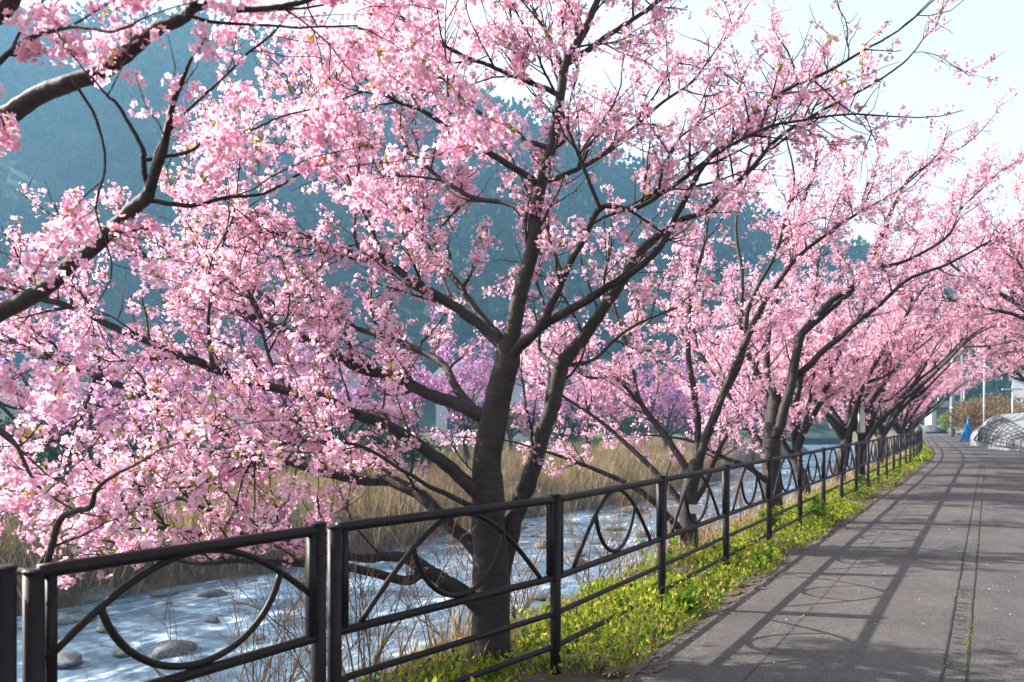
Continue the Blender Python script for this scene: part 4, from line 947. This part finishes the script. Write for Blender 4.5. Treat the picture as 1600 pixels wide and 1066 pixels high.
# ------------------------------------------------------------------ beyond the bend: pole, footbridge, wall, tarp
def pole(px, d, r0, h, m, label, name='utility_pole', z=0.0):
    x = (px - 800) / F * d; root = empty(name, (x, d, z))
    MB().tube([(x, d, z - .3), (x, d, z + h * .5), (x, d, z + h)], [r0, r0 * .88, r0 * .75], 12).build('shaft', m, root, True)
    MB().tube([(x, d, z + h * .28), (x, d, z + h * .285), (x, d, z + h * .30)], r0 * 1.08, 12).build('band', M['steel'], root)
    MB().box((x, d, z + h - .25), (1.5, .1, .1)).build('crossarm', M['steel'], root)
    tag(root, label, 'pole')
pole(1488, 74, 0.20, 9.0, M['concrete'], 'thick pale concrete utility pole at the bend of the lane')
pole(1538, 62, 0.085, 8.0, M['steel'], 'thin steel pole in front of the rusty bushes', z=0.3)
pole(1582, 60, 0.06, 3.8, M['steel'], 'short thin steel pole beside the white building', z=0.2)
pole(1503, 96, 0.13, 9.5, M['concrete'], 'slim concrete pole behind the footbridge deck')

def footbridge():
    d = 98; g = lambda px: (px - 800) / F * d; root = empty('footbridge', (g(1485), d, 0))
    MB().box(((g(1446) + g(1518)) / 2, d, 3.35), (g(1518) - g(1446), 2.0, 0.75)).build('deck', M['concrete'], root)
    MB().box((g(1454), d, 1.35), (0.55, 1.6, 3.3)).build('pier', M['white'], root)
    MB().box((g(1472), d + 1.2, 1.35), (g(1484) - g(1460), 0.8, 3.2)).build('abutment', M['concrete'], root)
    for px in (1460, 1471, 1484, 1500):
        MB().tube([(g(px), d - .9, 3.7), (g(px), d - .9, 5.2)], 0.09, 8).build('rail_post', M['steel'], root)
    tag(root, 'pale concrete footbridge on a white pier past the bend of the lane', 'bridge')
footbridge()
rr_ = np.random.default_rng(95)
for i, px in enumerate(np.linspace(1440, 1512, 11)):
    d = 90 + rr_.uniform(-2, 2) - max(0, px - 1490) * .5; o = bpy.data.objects.new('wall_boulder', rocks[i % 5]); COL.objects.link(o); k = rr_.uniform(0.55, 0.95)
    o.location = ((px - 800) / F * d, d, 0.35); o.rotation_euler = (0, 0, rr_.uniform(0, 6)); o.scale = (k, k, k * 1.3); tag(o, 'boulder of the rough stone wall under the footbridge', 'boulder', 'boulders under the footbridge')
RUST = ((0.20, 0.095, 0.05), (0.26, 0.15, 0.08), (0.15, 0.08, 0.045), (0.17, 0.17, 0.05), (0.30, 0.20, 0.12))
GRN = ((0.12, 0.20, 0.03), (0.22, 0.26, 0.04), (0.30, 0.28, 0.05), (0.08, 0.13, 0.02))
G = lambda px, d: (px - 800) / F * d
bush(G(1522, 70), 70, 0.2, 4.6, 3.0, RUST, 801, 'rusty brown bush behind the blue tarp', 'rusty_bush', 2600, (.12, .28), 'bushes past the bend')
bush(G(1556, 66), 66, 0.2, 5.0, 3.5, RUST, 802, 'tall rusty brown bush beside the white building', 'rusty_bush', 3200, (.12, .28), 'bushes past the bend')
bush(G(1592, 62), 62, 0.2, 5.0, 3.0, RUST, 803, 'rusty brown bush behind the silver tarp', 'rusty_bush', 2600, (.12, .28), 'bushes past the bend')
bush(G(1504, 80), 80, 0.2, 4.2, 2.6, GRN, 804, 'green bush beside the concrete pole', 'green_bush', 2400, (.12, .28), 'bushes past the bend')
bush(G(1534, 75), 75, 0.3, 4.4, 3.2, GRN, 805, 'yellow-green bush between the rusty ones', 'green_bush', 2400, (.12, .28), 'bushes past the bend')

def building():
    d = 72; a = math.radians(-31); ux = np.array((math.cos(a), math.sin(a), 0)); uy = np.array((-math.sin(a), math.cos(a), 0)); uz = np.array((0, 0, 1.0))
    c = np.array((G(1582, d), d, 0)); B_ = lambda x, y, z, sx, sy, sz: MB().box(c + ux * x + uy * y + uz * z, (sx, sy, sz), ux=ux, uy=uy)
    root = empty('building', tuple(c + ux * 6))
    B_(6, 4, 2.6, 12, 8, 5.2).build('wall', M['white'], root); B_(6, 4, 5.32, 12.5, 8.5, 0.24).build('roof', M['steel'], root)
    for k in range(3):
        wn_ = B_(3.8 + 3 * k, -.03, 3.3, 1.6, .1, 1.3).build('window', M['steel'], root); pn = B_(3.8 + 3 * k, -.1, 3.3, 1.4, .04, 1.1).build('pane', M['glass'], None)
        pn.parent = wn_
    tag(root, 'plain white flat-roofed building behind the rusty bushes', 'building')
building()

def tarp_mound():
    r = np.random.default_rng(12); hd = math.radians(25.5); ax = np.array((math.sin(hd), math.cos(hd))); ac = np.array((math.cos(hd), -math.sin(hd)))
    c0 = np.array((29.9, 46.8)); root = empty('tarp_mound', (c0[0], c0[1], 0)); nu, nv = 44, 28; L_, W_, H_ = 8.5, 3.3, 2.05
    v = []; f = []
    for i in range(nu + 1):
        u = -1 + 2 * i / nu; prof = max(0.0, 1 - abs(u) ** 2.6) ** 0.55
        for j in range(nv + 1):
            a = math.pi * j / nv; x = -math.cos(a) * W_ * (0.35 + 0.65 * prof); z = math.sin(a) ** 0.8 * H_ * prof
            wr = 0.10 * mnoise.noise(Vector((u * 4, a * 2.5, 3))) + 0.05 * math.sin(a * 13 + 5 * u) * mnoise.noise(Vector((u * 3, a * 2, 9)))
            q = c0 + ax * u * L_ + ac * x * (1 + wr); v.append((q[0], q[1], max(-0.05, z * (1 + wr)) - 0.02))
    for i in range(nu):
        for j in range(nv): a = i * (nv + 1) + j; f.append((a, a + nv + 1, a + nv + 2, a + 1))
    o = link('sheet', py_mesh('sheet', v, f, True), M['tarp'], root); o.location = tuple(-Vector(root.location))
    m = MB()   # dark ropes of the netting thrown over the near end
    V = np.array(v).reshape(nu + 1, nv + 1, 3); C = np.array((c0[0], c0[1], 0))
    jt = lambda q: q + r.normal(0, 0.02, 3)
    for i in range(2, 20, 1):
        m.tube([jt((V[i, j] - C) * 1.02 + C + np.array((0, 0, .05))) for j in range(1, 9)], 0.024, 5)
    for j in range(1, 9, 1):
        m.tube([jt((V[i, j] - C) * 1.02 + C + np.array((0, 0, .05))) for i in range(2, 20)], 0.024, 5)
    tag(m.build('netting', M['net'], root), kind='stuff')
    tag(root, 'silver-grey tarpaulin mound with dark netting beside the lane', 'tarp')
tarp_mound()
def blue_tarp():
    d = 56; x = G(1513, d); root = empty('blue_tarp', (x, d, 0)); v = []; f = []; n = 12
    for i in range(n + 1):
        for j in range(7):
            u = i / n - .5; q = j / 6; h = 1.75 * (1 - q) * (1 - 1.2 * abs(u + .12)); v.append((x + u * 1.4 * (0.35 + q), d - q * .5 + .12 * math.sin(i * 2.1 + j), max(h, 0.02 + .02 * i)))
    for i in range(n):
        for j in range(6): a = i * 7 + j; f.append((a, a + 7, a + 8, a + 1))
    o = link('sheet', py_mesh('sheet', v, f, True), M['blue'], root); o.location = tuple(-Vector(root.location))
    MB().tube([(x - .15, d + .1, -.1), (x - .15, d + .1, 1.8)], 0.05, 6).build('stake', M['twig'], root)
    tag(root, 'bright blue tarpaulin draped over a stake beside the silver mound', 'tarp')
blue_tarp()

# ------------------------------------------------------------------ wooded hill and haze
RID = np.array([(-900, 60), (-400, 10), (0, 30), (130, 34), (315, 38), (420, 74), (520, 105), (644, 133), (770, 168), (900, 225), (1000, 275), (1116, 325), (1247, 375), (1350, 415), (1445, 442), (1600, 520), (1800, 545), (2200, 560), (2800, 580)])
def hill():
    D0, D1_ = 120.0, 260.0; px = np.linspace(-900, 2800, 150); k = np.linspace(0, 1, 40); v = []; rz = np.interp(px, RID[:, 0], RID[:, 1])
    top = EYE + (HOR - rz) / F * D1_
    def pt(x, kk, tz):
        d = D0 + (D1_ - D0) * kk; z = -1.2 + (tz + 1.2) * (kk ** 1.15); xx = (x - 800) / F * D1_ * (0.72 + 0.28 * kk)
        return xx, d, z
    for x, tz in zip(px, top):
        for kk in k:
            xx, d, z = pt(x, kk, tz); b = 4 * math.sin(kk * math.pi); v.append((xx, d + b * mnoise.noise(Vector((xx * .03, z * .03, 1))), z + b * mnoise.noise(Vector((xx * .02, d * .02, 7)))))
        v.append((v[-1][0], v[-1][1] + 120, -5))
    kn = 41; f = [(i * kn + j, (i + 1) * kn + j, (i + 1) * kn + j + 1, i * kn + j + 1) for i in range(149) for j in range(kn - 1)]
    tag(link('hill', py_mesh('hill', v, f, True), M['hill']), 'steep wooded hill across the river', kind='structure')
    r = np.random.default_rng(66); n = 3700; x = r.uniform(-350, 1900, n); kk = r.random(n) ** 0.8; tz = EYE + (HOR - np.interp(x, RID[:, 0], RID[:, 1])) / F * D1_
    dd = D0 + (D1_ - D0) * kk; zz = -1.2 + (tz + 1.2) * kk ** 1.15; xx = (x - 800) / F * D1_ * (0.72 + 0.28 * kk)
    c = np.stack((xx, dd, zz), 1); m = 28; ix = np.repeat(np.arange(n), m); sz = r.uniform(2.2, 4.4, n)
    u = unit(r, n * m); pos = c[ix] + u * sz[ix][:, None] * np.array((0.9, 0.9, 1.25)) * (r.random(n * m) ** .33)[:, None]; pos[:, 2] += sz[ix] * .5
    tone = r.uniform(0.6, 1.5, n)
    q = leaves(pos, u + r.normal(0, .4, u.shape) + np.array((0, 0, .4)), r.uniform(1.3, 2.6, n * m), r, ((0.014, 0.034, 0.018), (0.020, 0.042, 0.018), (0.030, 0.046, 0.022)), 0.8)
    tag(link('forest', arr_mesh('forest', q[0], q[1], col=q[2] * np.repeat(tone[ix], 4)[:, None]), M['forest']), 'dense dark forest covering the hill', 'forest', kind='stuff')
hill()
hz = MB().box((60, 150, 68), (1100, 580, 146)); ho = hz.build('haze', None)
hm, N, L, B = mat('valley_haze'); N.remove(B); pv = N.new('ShaderNodeVolumePrincipled'); pv.inputs['Density'].default_value = 0.00075; pv.inputs['Color'].default_value = (0.33, 0.68, 1.0, 1); pv.inputs['Anisotropy'].default_value = 0.25
L.new(pv.outputs[0], N['Material Output'].inputs['Volume']); ho.data.materials.append(hm)
tag(ho, 'thin blue valley haze', 'haze', kind='stuff')
